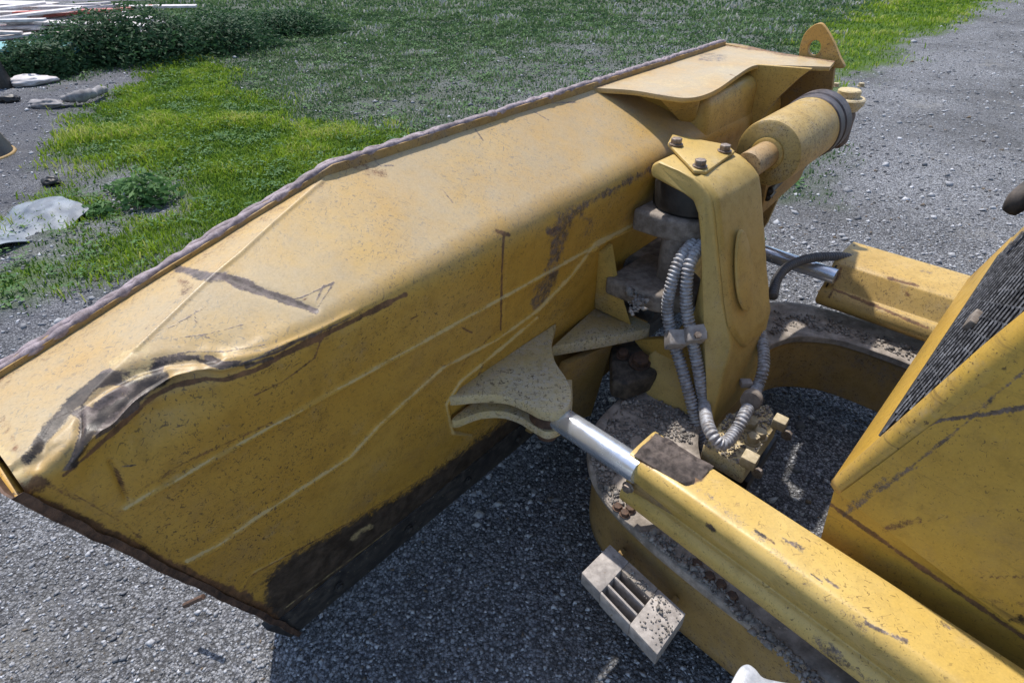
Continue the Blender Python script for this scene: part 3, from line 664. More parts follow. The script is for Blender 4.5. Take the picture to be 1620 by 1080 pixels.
# cutting edge
ce = [na(1.192, .352, .20), na(1.18, .33, .355), na(1.18, AF+.01, .355), na(1.215, AF+.01, .20), ]
me = prism([na(1.17, .31, .37), na(1.168, AF+.01, .37), na(1.205, AF+.01, .21), na(1.205, .375, .21)], N*.035, .004)
put('cutting_edge', me, M['edge'], BL)
for k in range(9): hexbolt(na(1.178, .55+.29*k, .30), -N, .014, .01, M['edge'], BL, 'plow_bolt')
# near end plate, its outer rim eaten by rust
zz_ = np.linspace(0, 1, 120); prof = [(-.010, .004), (-.014, -.012), (.01, -.020), (.12, -.016), (.12, .004)]
P = []
for dn, da in prof:
    row = []
    for k in zz_:
        z = 1.33*(1-k)+.20*k; nb = .98+.202*(1.34-z)
        row.append(na(nb+dn, anear(z)+da*.8, z))
    P.append(row)
P = np.array(P); f_ = fbm(P.reshape(-1, 3), 16, 5, 4)-.5; P = (P.reshape(-1, 3)+A*(f_*.012)[:, None]-N*(np.roll(f_, 3)*.010)[:, None]).reshape(P.shape)
ep = grid(P, M['rusty'], 'end_plate', BL, thick=.004, dirv=A)
# top corner of near end
put('corner_plate', prism([na(1.34, anear(1.31), 1.31), na(.985, anear(1.31), 1.31), na(1.0, anear(1.2), 1.2), na(1.34, anear(1.1), 1.1)], -A*.012, .004), M['sheet'], BL)
put('stub_bar', tube([at(292, 957, z=.30), at(322, 943, z=.36)], .008, 8), M['rusty'], BL)
# far end
def fe(*q): return [na(n, AF+.005, z) for n, z in q]
put('end_plate', prism(fe((1.345, 1.52), (.815, 1.49), (.80, 1.40), (.83, 1.18), (.90, .92), (.93, .74), (1.05, .42), (1.2, .20), (1.26, .20), (1.30, .9)), A*.028, .004), M['grimy'], BL)  # dark grimy finish, also painting in the shade of the hollow
ZC = 1.512
cov = [at(x, y, z=ZC) for x, y in ((938, 139), (1040, 104), (1142, 69), (1230, 83), (1322, 97), (1314, 106), (1265, 104.5), (1212, 103), (1190, 105), (1165, 120), (1138, 139), (1112, 151), (1085, 155), (1050, 151), (1000, 143))]
Uc = np.array(cov)
def fillgrid(front, back, nu, nv):
    f_ = resample(spline(front, 8), .004)[0]; b_ = resample(spline(back, 8), .004)[0]
    fi = np.array([[np.interp(t, np.linspace(0, 1, len(f_)), f_[:, k]) for k in range(3)] for t in np.linspace(0, 1, nu)])
    bi = np.array([[np.interp(t, np.linspace(0, 1, len(b_)), b_[:, k]) for k in range(3)] for t in np.linspace(0, 1, nu)])
    v = np.linspace(0, 1, nv)[:, None, None]; return bi[None]*(1-v)+fi[None]*v
frt = [at(x, y, z=ZC) for x, y in ((938, 139), (1000, 143), (1050, 151), (1085, 155), (1112, 151), (1138, 139), (1165, 120), (1190, 105), (1212, 103), (1265, 104.5), (1314, 106))]
bck = [at(x, y, z=ZC) for x, y in ((938, 138), (1040, 103), (1142, 69), (1230, 83), (1322, 97))]
P = fillgrid(frt, bck, 170, 60)
WC = {'rust': [([(938, 139), (1040, 104), (1142, 69), (1230, 83), (1322, 97)], 4, .75), ([(1040, 150), (1080, 152)], 2, .4), ([(1155, 118), (1175, 125)], 1.5, .6)],
      'scrape': [([(1112, 92), (1145, 90)], 10, .5)], 'pale': [([(1000, 128), (1110, 130), (1180, 96), (1290, 99)], 16, .40)]}
cvp = grid(P, M['sheet'], 'cover_plate', BL, WC, thick=.016, dirv=-Z)
attr(cvp.data, 'film', np.r_[np.ones(P.shape[0]*P.shape[1])*1.25, np.zeros(P.shape[0]*P.shape[1])])
def quadprism(pts, th, name, mat, w=.003):
    pts = [np.array(p) for p in pts]; nn = np.cross(pts[1]-pts[0], pts[2]-pts[0]); nn /= np.linalg.norm(nn)
    return put(name, prism(pts, nn*th, w), mat, BL)
g0 = at(1093, 212, n=1.075)
quadprism([na(1.24, 2.15, 1.50), at(1108, 154, z=1.495), g0, na(1.24, 2.15, 1.46)], .012, 'gusset', M['yellow'])
quadprism([at(1043, 157, z=1.495), at(1108, 154, z=1.495), g0+A*.004], .012, 'gusset', M['yellow'])
put('mount_box', box(na(1.14, 2.50, 1.375), A*.24, N*.14, Z*.10, .045, 5), M['yellow'], BL)
wp = spline([at(x, y, a=2.72) for x, y in ((1284, 109), (1258, 129), (1221, 166), (1196, 203), (1182, 240), (1172, 290))], 6)
put('web_plate', prism([na(1.30, 2.72, 1.497)]+list(wp)+[na(1.12, 2.72, .9), na(1.30, 2.72, 1.0)], A*.02, .003), M['yellow'], BL)
put('cross_shaft', lathe(na(1.06, 2.76, 1.43), A, [(0, .028), (.26, .028)], 24), M['steel'], BL)
# lifting eye with hole
hc = at(1288, 76, a=AF); o_px = [(1263, 99), (1265, 76), (1272, 55), (1284, 42), (1297, 37), (1306, 45), (1318, 66), (1328, 90), (1334, 108), (1300, 104)]
oo = spline([at(x, y, a=AF) for x, y in o_px+[o_px[0]]], 6)[:-1]
def ang(p): return math.atan2((p-hc)@Z, (p-hc)@N)
hp = [hc+N*.026*math.cos(ang(p))+Z*.030*math.sin(ang(p)) for p in oo]
n_ = len(oo); V = list(oo)+hp+[p+A*.025 for p in oo]+[p+A*.025 for p in hp]
Fc = []
for i in range(n_):
    j = (i+1) % n_
    Fc += [[i, j, n_+j, n_+i], [2*n_+j, 2*n_+i, 3*n_+i, 3*n_+j], [j, i, 2*n_+i, 2*n_+j], [n_+i, n_+j, 3*n_+j, 3*n_+i]]
put('lifting_eye', bev(mesh(V, Fc), .002, 1, 60), paint('eye_paint', (.44, .24, .05), (.50, .31, .08), .9, .2, .55, .55), BL)
# clevis ears for the angle cylinder
def earplate(px, z, th, mat, name='ear', k=5):
    pts = spline([at(x, y, z=z) for x, y in px], k)
    return put(name, prism(list(pts), -Z*th, .004), mat, BL)
earplate([(880, 510), (873, 540), (878, 570), (896, 598), (904, 622), (899, 642), (880, 652), (856, 650), (830, 637), (800, 626), (760, 624), (713, 628), (714, 620)], .852, .034, M['dusty'])
earplate([(905, 600), (905, 645), (893, 672), (868, 683), (846, 674), (820, 658), (790, 650), (756, 653), (722, 665), (722, 655), (800, 600)], .755, .030, M['dusty'])
pin = na(0, 0, 0)+at(868, 628, z=.852)
put('pivot_pin', lathe([pin[0], pin[1], .70], Z, [(0, .03), (.01, .035), (.12, .035)], 24), M['rusty'], BL)
# centre shelf, gusset, cast parts
put('shelf', prism([at(x, y, z=.775) for x, y in ((873, 548), (946, 482), (1000, 498), (1029, 512), (1028, 519), (950, 535))], -Z*.045, .005), M['dusty'], BL)
quadprism([at(963, 383, n=1.032), at(947, 398, n=1.035), at(940, 486, n=1.09), at(993, 511, z=.778), at(974, 450, n=1.0)], .016, 'gusset', M['yellow'])
put('centre_block', box(na(1.0, 2.03, .83), A*.13, N*.09, Z*.12, .02), M['dirtdebris'], BL)
put('lower_web', prism([na(1.13, 1.5, .72), na(1.0, 1.86, .72), na(1.02, 1.83, .5), na(1.10, 1.70, .36), na(1.18, 1.5, .34)], A*.02, .004), M['grimy'], BL)
put('bolted_bracket', prism([at(x, y, z=.66) for x, y in ((966, 548), (1000, 538), (1044, 556), (1040, 590), (992, 606), (968, 600))], -Z*.08, .012), M['grimy2'], BL)
put('under_web', prism([na(1.02, 1.5, .70), na(.97, 1.72, .70), na(1.0, 1.66, .36), na(1.12, 1.42, .36)], N*.03, .004), M['grimy'], BL)
hexbolt(at(1012, 573, z=.67), np.array([0, -.3, 1]), .032, .03, M['rusty'], BL)
hexbolt(at(985, 562, z=.67), np.array([0, -.3, 1]), .02, .025, M['rusty'], BL)
# cast pivot ears by the post
def rounded(c, rr_, ang0, tail, z, th, name, mat):
    pts = [fr(c[0]+rr_*math.cos(rad(t)), c[1]+rr_*math.sin(rad(t)), z) for t in np.linspace(95, 265, 16)]
    pts += [fr(c[0]+tail, c[1]-rr_*1.02, z), fr(c[0]+tail, c[1]+rr_*1.02, z)]
    return put(name, prism(pts, -Z*th, .014, 3), mat, BL)
cu = (.955, 1.915); rounded(cu, .158, 0, .12, 1.20, .08, 'pivot_ear', M['steel'])
cl = at(1052, 440, z=.97); cf_, cr_ = float(cl@F), float(cl@R)
rounded((cf_, cr_), .13, 0, .16, .97, .07, 'pivot_ear', M['steel'])
put('pivot_shaft', lathe(fr(cf_-.01, cr_+.03, .9), Z, [(0, .055), (.25, .055)], 24), M['steel'], BL)

# ---- push frame (C shaped)
outer = [(-1.5, 1.00), (-.6, 1.03), (0, 1.05), (.35, 1.075), (.55, 1.105), (.70, 1.15), (.80, 1.22), (.875, 1.33), (.915, 1.48), (.925, 1.9), (.915, 2.32), (.875, 2.48), (.80, 2.59), (.70, 2.66), (.5, 2.71), (0, 2.74), (-1.5, 2.78)]
inner = [(-1.5, 1.34), (-.6, 1.35), (0, 1.36), (.25, 1.37), (.40, 1.395), (.50, 1.44), (.57, 1.51), (.62, 1.60), (.65, 1.72), (.665, 1.9), (.67, 2.12), (.665, 2.25), (.62, 2.37), (.53, 2.45), (.42, 2.49), (.1, 2.50), (-1.5, 2.50)]
def ring(poly, z): return np.array([fr(f, r, z) for f, r in poly])
oS = spline(ring(outer, 0), 10); iS = spline(ring(inner, 0), 10); nn_ = len(oS)
cS = (oS+iS)/2
def inset(S_, k): return S_*(1-k)+cS*k
ro, ri = inset(oS, .12), inset(iS, .10)
P = np.array([ri+Z*.30, ri+Z*.545, ro+Z*.545, ro+Z*.30, ri+Z*.298])
for k in range(1, 5): pass
def dens(P, m):
    out = [];
    for a_, b_ in zip(P[:-1], P[1:]):
        for t_ in np.linspace(0, 1, m, endpoint=False): out.append(a_*(1-t_)+b_*t_)
    out.append(P[-1]); return np.array(out)
PF = grid(dens(P, 8)[:, ::-1], M['grimy'], 'push_frame', DZ)
P = dens(np.array([ri-(oS-iS)*.02+Z*.545, iS+Z*.548, iS+Z*.572, oS+Z*.572, oS+(oS-iS)*.012+Z*.56, oS+Z*.545, ri+Z*.544]), 14)
Vv = P.reshape(-1, 3); Vv = Vv+Z*((fbm(Vv, 12, 3, 4)-.45)*.012*(Vv[:, 2] > .565))[:, None]
grid(Vv.reshape(P.shape)[:, ::-1], M['cftop'], 'top_flange', PF)
for x, y in ((977, 803), (997, 806), (988, 813), (1102, 878+14), (1122, 912), (1140, 925), (1158, 944)): hexbolt(at(x, y, z=.575), Z, .013, .012, M['rusty'], PF)
# step grating bracket
def bl(u, v, z=.50):
    a_, b_, c_, d_ = [at(x, y, z=z) for x, y in ((920, 905), (1040, 1035), (1085, 970), (965, 860))]
    return (a_*(1-u)+b_*u)*(1-v)+(d_*(1-u)+c_*u)*v
SB = put('step_bracket', prism([bl(0, 0), bl(.27, 0), bl(.27, 1.0), bl(0, 1.0)], -Z*.05, .003), M['paledust'], PF)
put('bracket_plate', prism([bl(.66, 0), bl(1, 0), bl(1, 1.), bl(.66, 1.)], -Z*.05, .003), M['paledust'], PF)
put('bracket_plate', prism([bl(.272, .72), bl(.658, .72), bl(.658, 1.), bl(.272, 1.)], -Z*.05, .003), M['cftop'], PF)
for v_ in (.0, .235, .475): put('bar', prism([bl(.27, v_), bl(.66, v_), bl(.66, v_+.05), bl(.27, v_+.05)], -Z*.055, .002), M['paledust'], PF)
put('bracket_plate', prism([bl(.272, .04, .42), bl(.658, .04, .42), bl(.658, .5, .42), bl(.272, .5, .42)], -Z*.01, .002), M['dark'], PF)
for u_ in (.12, .82): put('bracket_gusset', prism([bl(u_, .35, .45), bl(u_, 1.15, .45), bl(u_, 1.15, .33)], (bl(1, 0)-bl(0, 0))*.06, .002), M['grimy'], PF)
# trunnion pad inside the front member
put('trunnion_pad', prism([at(x, y, z=.60) for x, y in ((1112, 703), (1150, 655), (1215, 638), (1232, 668), (1180, 742))], -Z*.07, .008), M['dusty'], PF)
put('trunnion_pad', prism([at(x, y, z=.50) for x, y in ((1112, 718), (1160, 690), (1232, 690), (1184, 764))], -Z*.06, .008), M['dark'], PF)
for x, y, z_, r_ in ((1234, 668, .62, .022), (1186, 727, .62, .024)):
    p = at(x, y, z=z_); put('square_bolt', box(p, R*r_+F*r_*.1, F*r_, Z*.018, .004), M['bolt2'], PF); hexbolt(p+R*.01-Z*.05-F*.03, R, .014, .02, M['bolt'], PF)
for x, y, r_ in ((1184, 674, .028), (1190, 699, .02), (1201, 692, .02)): hexbolt(at(x, y, z=.60), Z, r_, .03, M['bolt2'], PF)

# ---- tower post
C_ = [(1.035, 1.335), (1.032, 1.358), (1.01, 1.374), (.93, 1.366), (.875, 1.357), (.845, 1.345), (.82, 1.325), (.80, 1.30), (.785, 1.26), (.755, 1.16), (.70, .98), (.645, .83), (.60, .56), (1.02, .56), (.95, .64), (.86, .76), (.80, .9), (.79, 1.04), (.80, 1.12), (.825, 1.20), (.84, 1.25), (.862, 1.285), (.90, 1.30), (1.0, 1.312), (1.028, 1.317)]
me = prism([fr(f, 1.75, z) for f, z in C_], R*.33, 0)
bm = bmesh.new(); bm.from_mesh(me)
for v in bm.verts:
    p = np.array(v.co); r = p@R; f = p@F; z = p[2]; t_ = max(0, (.83-z)/.27)
    if r < 1.9: r2 = 1.75-.11*t_+.03*max(0, 1-abs(z-.83)/.2)
    else: r2 = 2.08-.11*t_
    if z > 1.2 and r > 1.9: r2 = 2.06
    if z > 1.2 and r < 1.9 and f > .95: r2 = 1.765
    v.co = fr(f, r2, z)
bm.to_mesh(me); bm.free(); bev(me, .010, 3, 25)
PO = put('tower_post', me, M['post'], DZ)
def frr(z): return float(np.interp(z, [.56, .83, .98, 1.16, 1.26, 1.30, 1.325, 1.345, 1.357], [.60, .645, .70, .755, .785, .80, .82, .845, .875]))
sh_ = [(1.768, 1.315), (1.76, 1.30), (1.758, 1.25), (1.762, 1.05), (1.772, .90), (1.80, .845), (1.85, .80), (1.905, .775), (1.955, .775), (2.01, .80), (2.05, .85), (2.066, .92), (2.07, 1.05), (2.066, 1.22), (2.062, 1.30), (2.05, 1.315)]
zl = np.linspace(.772, 1.357, 60)
lz = np.interp(zl, [.772, .78, .80, .845, .90, 1.357], [1.90, 1.86, 1.835, 1.795, 1.764, 1.758]); rz = np.interp(zl, [.772, .78, .80, .85, .92, 1.05, 1.30, 1.345, 1.357], [1.93, 1.985, 2.015, 2.05, 2.068, 2.070, 2.062, 2.045, 2.02])
P = []
for k, z in enumerate(zl):
    rr_ = np.linspace(lz[k], rz[k], 26); e_ = np.minimum(np.minimum(rr_-lz[k], rz[k]-rr_), (z-.772)*.8)
    h_ = .011*np.sqrt(np.clip(1-(1-np.clip(e_/.012, 0, 1))**2, 0, 1)); h_ = h_+.0015*np.array([math.sin(z*90+r*40)*math.sin(r*70) for r in rr_])*0
    P.append([fr(frr(z)-.001-hh*.92, r, z+hh*.38) for r, hh in zip(rr_, h_)])
P = np.array(P); Vv = P.reshape(-1, 3); Vv = Vv-F*((fbm(Vv, 40, 6, 3)-.5)*.0022)[:, None]
grid(Vv.reshape(P.shape)[:, ::-1], M['post'], 'face_plate', PO)
oc = at(1186, 432, f=frr(.97)-.02); ocr, ocz = float(oc@R), float(oc[2])
ov = []
for k in range(40):
    t_ = 2*math.pi*k/40; z = ocz+.135*math.sin(t_)*(1); r = ocr+.056*math.cos(t_)*(1-.12*math.sin(t_)); ov.append(fr(frr(z)-.020, r, z))
put('oval_boss', prism(ov, -F*.012, .006, 3), M['post'], PO)
cp_ = [at(x, y, z=1.373) for x, y in ((1055, 236), (1062, 224), (1150, 231), (1163, 239), (1118, 270), (1098, 270))]
cp_ = [np.array([p[0], p[1], 1.361+.12*(p@F-.875)]) for p in cp_]
put('cap_plate', prism(cp_, Z*.012, .004), M['post'], PO)
for x, y in ((1069, 232), (1147, 235), (1108, 258)): hexbolt(at(x, y, z=1.386)*[1, 1, 0]+Z*(1.374+.12*(at(x, y, z=1.386)@F-.875)), Z, .0185, .022, M['bolt'], PO)
put('bearing', lathe(fr(.945, 1.915, 1.19), Z, [(0, .115), (.02, .132), (.09, .132), (.12, .12)], 36), M['dark'], PO)
put('side_brace', prism([at(x, y, r=1.72) for x, y in ((1002, 538), (1060, 535), (1108, 545), (1112, 640), (1090, 640), (1052, 600))], R*.03, .005), M['yellow'], PO)
# ---- tilt cylinder
t0 = na(.75, 2.265, 1.322)
TC = put('tilt_cylinder', lathe(t0, A, [(0, .105), (.006, .114), (.02, .116), (.46, .116)], 56), M['cyl'], DZ)
put('cylinder_rod', lathe(t0-A*.172, A, [(0, .046), (.174, .046)], 32), M['rodrust'], TC)
put('rod_collar', lathe(t0-A*.014, A, [(0, .052), (.004, .058), (.016, .058)], 32), M['yellow'], TC)
put('end_band', lathe(t0+A*.40, A, [(0, .117), (.004, .121), (.05, .121), (.054, .118), (.06, .118), (.064, .124), (.125, .124), (.14, .10)], 56), M['band'], TC)
ek = at(1343, 147, n=.80); ek = na(.78, 3.06, 1.36)
ek = at(1341, 156, n=.79)
put('pin_cap', lathe(ek-Z*.05, Z, [(0, .055), (.03, .075), (.05, .078), (.056, .072), (.058, .05), (.085, .05), (.09, .045)], 32), M['dusty'], TC)
for x, y in ((1322, 137), (1362, 137)): hexbolt(at(x, y, z=ek[2]+.015), Z, .014, .016, M['bolt2'], TC)
put('fork', box(ek-Z*.13-A*.02, A*.06, N*.05, Z*.08, .02), M['rusty'], TC)
for dz, r_ in ((-.15, .016), (-.175, .012)):
    put('hydraulic_line', tube(spline([t0+Z*dz+A*.05-N*.02, t0+Z*(dz-.01)+A*.2, t0+Z*dz+A*.45, t0+Z*(dz+.05)+A*.62], 8), r_, 10), M['dark'], TC, True)
put('line_bracket', prism([t0+Z*(-.11)+A*.02, t0+Z*(-.11)+A*.5, t0+Z*(-.21)+A*.42, t0+Z*(-.24)+A*.05], -N*.015, .003), M['grimy'], TC)
# ---- angle cylinders under guards
def guard(name, cross, f0, f1, skew, mat, wears, rod, bolts):
    cs = spline([(r, z, 0) for r, z in cross], 8); fs = np.linspace(f0, f1, 230 if skew else 120)
    P = np.array([[fr(f, r+skew*(f-.4), z+(.02*(.4-f) if skew else 0)) for f in fs] for r, z, _ in cs])
    g = grid(P, mat, name, DZ, wears)
    m0 = P[:, 0]; put('end_cap', prism([p-F*.012 for p in m0[::3]], F*-.008, 0), M['dark'], g)
    put('barrel', lathe(fr(f0-.02, rod[2], rod[3]), -F, [(0, .04), (.01, .055), (abs(f1-f0), .055)], 28), M['grimy'], g)
    p0, p1 = rod[:2]; d = p1-p0
    put('rod', lathe(p0, d, [(0, rod[4]), (np.linalg.norm(d), rod[4])], 32), M['chrome'], g)
    for q, dd in bolts: hexbolt(q, dd, .014, .012, M['bolt'], g)
    return g
WG = {'rust': [([(1008, 728), (1030, 688), (1066, 700), (1124, 742), (1112, 762), (1080, 768), (1061, 747), (1036, 743), (1008, 728)], 5, 1), ([(1200, 840), (1225, 860)], 3, .7), ([(1270, 850), (1300, 862)], 2, .8),
      ([(1130, 770), (1300, 905), (1400, 985)], 7, .3), ([(1060, 712), (1100, 735)], 3, .9)],
      'scrape': [([(1240, 853), (1272, 868)], 5, .75), ([(1305, 915), (1325, 930)], 4, .75), ([(1370, 985), (1400, 1000), (1432, 1012)], 4.5, .8), ([(1280, 905), (1300, 920)], 1.5, .8), ([(1490, 985), (1505, 995)], 5, .5),
      ([(1075, 748), (1200, 850), (1290, 930), (1370, 1000)], 10, .42), ([(1290, 1010), (1340, 1050), (1380, 1080)], 10, .55), ([(1340, 860), (1352, 875)], 3, .5)],
      'black': [([(1012, 725), (1035, 697), (1066, 706), (1110, 742), (1085, 758), (1060, 738), (1012, 725)], 6, .42), ([(1196, 838), (1210, 848)], 3, .8), ([(1120, 830), (1132, 840)], 5, .7)]}
r0 = at(868, 650, z=.795); r1_ = at(1012, 745, z=.80)
G1 = guard('angle_cylinder', [(1.215, .79), (1.213, .83), (1.20, .842), (1.17, .846), (1.10, .846), (1.075, .838), (1.062, .815), (1.066, .78), (1.080, .748), (1.082, .738), (1.068, .730), (1.058, .71), (1.062, .685), (1.085, .668), (1.12, .665)], .60, -1.2, .12, M['guard'], WG,
   (r0+(r1_-r0)*.1, r1_, 1.14, .755, .0385), [(at(1125, 873, z=.70), -R), (at(994, 770, z=.76), -R)])
put('rod_eye', lathe([r0[0], r0[1], .765], Z, [(0, .045), (.008, .058), (.045, .058), (.053, .045)], 32), M['rusty'], G1)
q0, q1 = at(1180, 390, z=.76), at(1322, 438, z=.75)
WF = {'rust': [([(1405, 440), (1430, 447), (1450, 452)], 4, .85), ([(1320, 458), (1400, 490), (1470, 520)], 3, .8), ([(1434, 463), (1436, 465)], 6, .9), ([(1312, 470), (1330, 425)], 3, .8)], 'scrape': [([(1455, 428), (1475, 432)], 5, .5)]}
G2 = guard('angle_cylinder', [(2.965, .70), (2.96, .77), (2.935, .80), (2.88, .805), (2.76, .803), (2.71, .792), (2.69, .77), (2.655, .71), (2.645, .700), (2.63, .695), (2.61, .675), (2.605, .64), (2.64, .61)], .64, -.8, 0, M['yellow'], WF,
   (q0, q1, 2.83, .70, .034), [(at(1329, 428, z=.755), -R-F*.1), (at(1434, 464, z=.745), -R)])
def heap(poly, z, hmax, name, mat, parent, seed, m=56):
    W3 = np.array([at(x, y, z=z) for x, y in poly]); c_ = W3.mean(0); d1 = F; d2 = R
    q = (W3-c_); e1 = q@d1; e2 = q@d2; g1 = np.linspace(e1.min(), e1.max(), m); g2 = np.linspace(e2.min(), e2.max(), m)
    G1_, G2_ = np.meshgrid(g1, g2, indexing='ij'); pl = np.stack([G1_.ravel(), G2_.ravel()], 1)
    P3 = c_+d1*pl[:, :1]+d2*pl[:, 1:]
    mk = softpoly(pl+(fbm(P3, 30, seed, 3)[:, None]-.5)*.05, list(zip(e1, e2)), .012)
    hgt_ = (mk-.25)*hmax*(.25+1.5*fbm(P3, 38, seed+2, 4)**1.5)
    P3 = P3+Z*hgt_[:, None]
    return grid(P3.reshape(m, m, 3)[:, ::-1], mat, name, parent)
heap([(1010, 714), (1033, 691), (1066, 701), (1122, 741), (1106, 762), (1082, 766), (1064, 745), (1042, 731)], .847, .014, 'mud_cake', M['mud'], G1, 3)
# ---- hoses
def hose(name, pts, r, mat, per=.0125, amp=.27, k=14):
    P, q = resample(spline(pts, k), .0017)
    return put(name, tube(P, lambda i: r*(1-amp*(.5+.5*math.cos(2*math.pi*q[i]/per))**1.5), 14), mat, DZ, True)
hA = hose('hose', [at(1120, 368, r=1.90), at(1098, 384, r=1.80), at(1076, 410, r=1.72), at(1062, 450, r=1.68), at(1056, 490, r=1.67), at(1064, 535, r=1.665), at(1078, 580, r=1.655), at(1092, 630, r=1.64), at(1104, 680, r=1.625), at(1112, 715, r=1.61), at(1113, 745, z=.5)], .0215, M['coil'])
hose('hose', [at(1130, 372, r=1.92), at(1112, 385, r=1.82), at(1094, 410, r=1.73), at(1087, 440, r=1.70), at(1086, 485, r=1.69), at(1095, 535, r=1.68), at(1106, 590, r=1.67), at(1114, 640, r=1.655), at(1122, 678, z=.69), at(1142, 702, z=.665), at(1164, 682, z=.67), at(1181, 650, z=.70), at(1197, 615, r=1.86), at(1208, 580, r=1.92), at(1206, 540, r=2.0), at(1196, 500, r=2.10)], .0215, M['coil'])
hose('hose', [at(1222, 470, z=.80), at(1230, 440, z=.82), at(1250, 420, z=.83), at(1285, 408, z=.82), at(1330, 406, z=.80), at(1360, 412, z=.77)], .020, M['rubbercoil'], .0135)
cA, cB = at(1069, 537, r=1.655), at(1098, 530, r=1.68)
CL = put('hose_clamp', box(cA, np.array([.031, 0, 0]), np.array([0, .02, .018]), np.array([.004, -.017, .024]), .006), M['paledust'], hA)
put('clamp_half', box(cB, np.array([.032, 0, .004]), np.array([0, .02, .018]), np.array([.004, -.017, .024]), .006), M['paledust'], hA)
put('clamp_half', lathe(cB+np.array([.0, -.03, .02]), np.array([0, -.6, .6]), [(0, .012), (.012, .012)], 6), M['bolt'], hA)
cC = at(1189, 632, z=.715); dd_ = at(1197, 615, r=1.86)-at(1181, 650, z=.70); dd_ /= np.linalg.norm(dd_)
put('clamp_half', lathe(cC-dd_*.02, dd_, [(0, .03), (.004, .034), (.036, .034), (.04, .03)], 20), M['steel'], hA)
put('clamp_half', box(at(1180, 606, r=1.85), np.array([.02, 0, .0]), np.array([0, .015, 0]), Z*.012, .004), M['paledust'], hA)

# ---- hood and nose
def E1(z): return .143-.338*(z-.976)
def seam(f): return .976+.278*(f-.143)
WH = {'scrape': [([(1412, 697), (1450, 678), (1490, 664), (1560, 655), (1640, 640)], 4.5, .85), ([(1335, 815), (1400, 770), (1470, 715), (1530, 668), (1580, 620), (1640, 570)], 5, .62),  # last stroke: painted shade where the corner roll turns under
        ([(1440, 742), (1475, 735)], 3, .5), ([(1345, 800), (1400, 760)], 7, .5)],
      'rust': [([(1312, 796), (1420, 872), (1520, 940), (1640, 1020)], 4, .95), ([(1400, 838), (1455, 820)], 6, .62), ([(1440, 830), (1540, 808), (1640, 804)], 2, .6), ([(1550, 912), (1640, 912)], 3, .7), ([(1360, 872), (1420, 866)], 2, .4), ([(1330, 770), (1310, 780)], 5, .5), ([(1560, 950), (1640, 955)], 6, .5), ([(1405, 903), (1450, 895)], 2.2, .5)],
      'black': [([(1600, 980), (1640, 975)], 8, .5)]}
zs = np.linspace(0, 1, 190); fs = np.linspace(0, 1, 230)**1.25
P = []
for k in zs:
    row = []
    for u in fs:
        f = .14*(1-u)-1.7*u; z = seam(f)*(1-k)+1.93*k; f2 = E1(z)-.02; f = f2*(1-u)-1.7*u
        row.append(fr(f, 1.2-.010*math.sin(min(1, u*3)*math.pi)*0, seam(f)*(1-k)+1.93*k))
    P.append(row)
HD = grid(np.array(P)[:, ::-1], M['hood'], 'hood', DZ, WH)
P = []
for k in np.linspace(0, 1, 70):
    P.append([fr((.138-.03*k)*(1-u)-1.7*u, 1.212+.03*k, (seam(.138*(1-u)-1.7*u)-.004)*(1-k)+.56*k) for u in fs])
grid(np.array(P)[::-1, ::-1], M['hood'], 'lower_panel', HD, WH)
roll = [fr(E1(z)-.016-.008*(z-.976)*2, 1.226+.012*(z-.976)*2, z) for z in np.linspace(.966, 1.93, 60)]
put('corner_roll', tube(roll, lambda i: .022+.016*min(1, i/26), 20), M['hood'], HD, True)
def fp(r, z, o=0.): return fr(.143-.338*(z-.976)-o, r, z)
fn = np.cross(fp(2, 1)-fp(1, 1), fp(1, 2)-fp(1, 1)); fn /= np.linalg.norm(fn); fn = fn if fn@F > 0 else -fn
put('nose_frame', prism([fp(1.245, .94), fp(2.66, .90), fp(2.66, 1.098), fp(1.31, 1.088), fp(1.26, .99)], -fn*.02, .005), M['hood'], HD)
put('nose_frame', prism([fp(2.44, 1.10), fp(2.62, 1.10), fp(2.62, 1.9), fp(2.44, 1.9)], -fn*.02, .004), M['hood'], HD)
put('nose_frame', prism([fp(1.26, 1.80), fp(2.43, 1.80), fp(2.43, 1.9), fp(1.26, 1.9)], -fn*.02, .004), M['hood'], HD)
put('radiator', prism([fp(1.24, .99, .06), fp(2.6, .99, .06), fp(2.6, 1.9, .06), fp(1.24, 1.9, .06)], -fn*.3, .004), M['dark'], HD)
put('grille_border', prism([fp(1.29, 1.092), fp(2.44, 1.10), fp(2.44, 1.115), fp(1.31, 1.105)], fn*.006, .001), M['rubber'], HD)
# expanded metal grille
Vg, Fg = [], []; cw, chh = .052, .0155; dwid = .0056
def strand(p, q, up):
    d = q-p; d /= np.linalg.norm(d); sd_ = np.cross(d, fn)*dwid; o = len(Vg)
    tw = fn*.0035*up
    for c_ in (p, q):
        Vg.extend([c_-sd_-tw, c_+sd_+tw, c_+sd_+tw-fn*.003, c_-sd_-tw-fn*.003])
    Fg.extend([[o, o+1, o+5, o+4], [o+1, o+2, o+6, o+5], [o+2, o+3, o+7, o+6], [o+3, o, o+4, o+7]])
gw, gh = .084, .0200; nr = int(.70/gh); ncg = int(1.18/gw)
for i in range(nr):
    for j in range(ncg):
        r_ = 1.285+(j+(i % 2)*.5)*gw; z_ = 1.108+i*gh
        strand(fp(r_, z_, -.004), fp(r_+gw*.5, z_+gh, -.004), 1); strand(fp(r_+.003, z_, -.001), fp(r_-gw*.5+.003, z_+gh, -.001), -1)
put('grille_mesh', mesh(Vg, Fg), M['grille'], HD)
put('grille_clip', box(fp(1.62, 1.26, -.012), R*.035, fn*.008, np.cross(R, fn)*.014, .003), M['steel'], HD)
put('hood_top', box(fr(-.83, 1.9, 1.94), F*.9, R*.72, Z*.012, .006), M['hood'], HD)
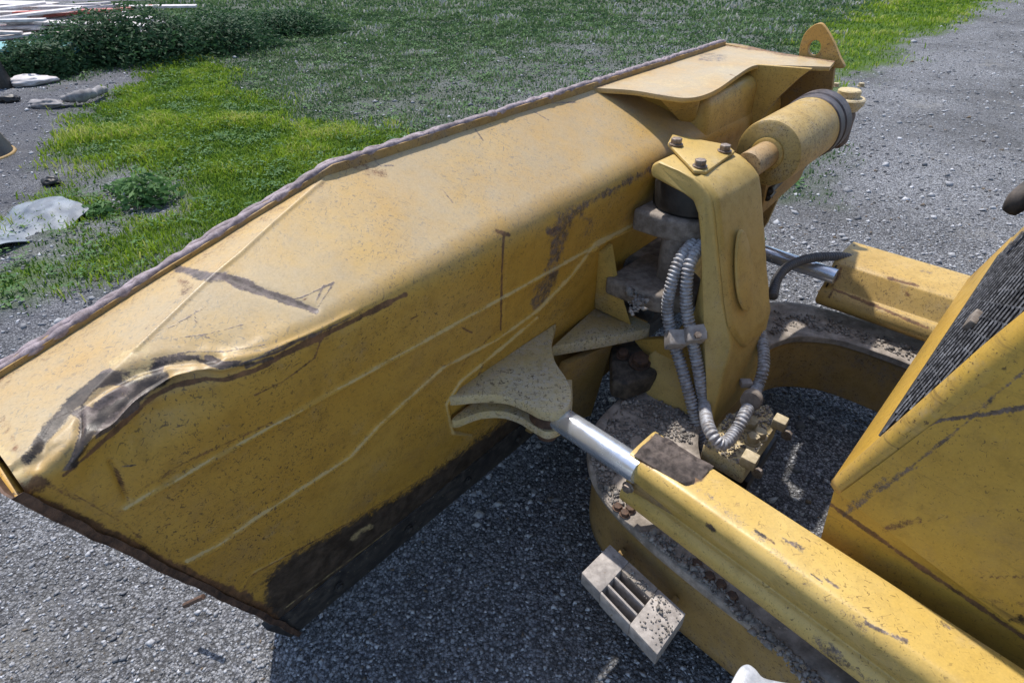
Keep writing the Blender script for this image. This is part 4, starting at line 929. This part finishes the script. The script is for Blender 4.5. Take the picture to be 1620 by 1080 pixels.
put('far_panel', box(fr(-.85, 2.62, 1.42), F*.88, R*.012, Z*.52, .006), M['hood'], HD)
put('engine_block', box(fr(-.95, 1.9, 1.05), F*.72, R*.56, Z*.42, .02), M['dark'], HD)  # unseen bulk, added in dark steel to darken the space under the hood
lv = [at(1597, 334, r=2.3), at(1612, 318, r=2.3), at(1640, 296, r=2.33), at(1680, 285, r=2.36)]
put('latch_handle', tube(spline(lv, 6), lambda i: .022+.012*min(1, i/6), 12), M['grimyrub'], HD, True)
me = prism(list(spline([at(x, y, z=.80) for x, y in ((1150, 1092), (1162, 1068), (1172, 1053), (1184, 1049), (1196, 1057), (1208, 1070), (1232, 1076), (1262, 1084), (1262, 1110), (1150, 1110))], 4)), -Z*.03, .004)
put('step_lug', me, M['steelpale'], HD)

# ---- dirt crumbs on the machine's ledges
def crumbs(n, poly_px, z, r0, name, lab, parent=None):
    P0 = np.array([at(x, y, z=z)[:2] for x, y in poly_px]); lo, hi = P0.min(0), P0.max(0)
    Q = rng.uniform(lo, hi, (n, 2)); Q = Q[inside(Q, [tuple(p) for p in P0])]
    c3 = np.stack([Q[:, 0], Q[:, 1], 0*Q[:, 0]], 1); Q = Q[rng.random(len(Q)) < np.clip((fbm(c3, 11, 2, 3)-.28)*4, .08, 1)]
    o = scatter_stones(name, Q[:, 0], Q[:, 1], rng.gamma(2.2, r0/4.2, len(Q))+.0012, M['crumb'], np.full(len(Q), z), .7, label=lab, cat='dirt')
    return o
crumbs(6000, [(1035, 598), (1110, 640), (1095, 700), (1000, 690), (1000, 730), (970, 760), (1000, 800), (950, 790), (935, 720), (975, 645)], .575, .0075, 'dirt_crumbs', 'pale dirt crumbs lying on the front corner of the push frame')
crumbs(9000, [(1040, 838), (1095, 880), (1300, 1075), (1330, 1110), (1270, 1080), (1120, 930), (1010, 840)], .575, .0075, 'dirt_crumbs', 'grey dirt crumbs lying on the arm of the push frame below the cylinder')
crumbs(1500, [(1225, 490), (1300, 500), (1450, 550), (1440, 570), (1330, 528), (1250, 520), (1220, 530)], .575, .009, 'dirt_crumbs', 'grey dirt on the far arm of the push frame')
crumbs(1800, [(1112, 703), (1150, 655), (1215, 640), (1230, 668), (1180, 740)], .602, .006, 'dirt_crumbs', 'dirt crumbs on the bolted pad inside the push frame')
crumbs(900, [(965, 870), (1080, 972), (1042, 1030), (1010, 985), (1030, 955), (985, 905)], .502, .004, 'dirt_crumbs', 'grey crumbs caked on the slotted step bracket')
crumbs(500, [(1000, 420), (1035, 440), (1030, 480), (1000, 500), (985, 440)], .95, .011, 'dirt_crumbs', 'stones packed in the recess behind the blade next to the post')
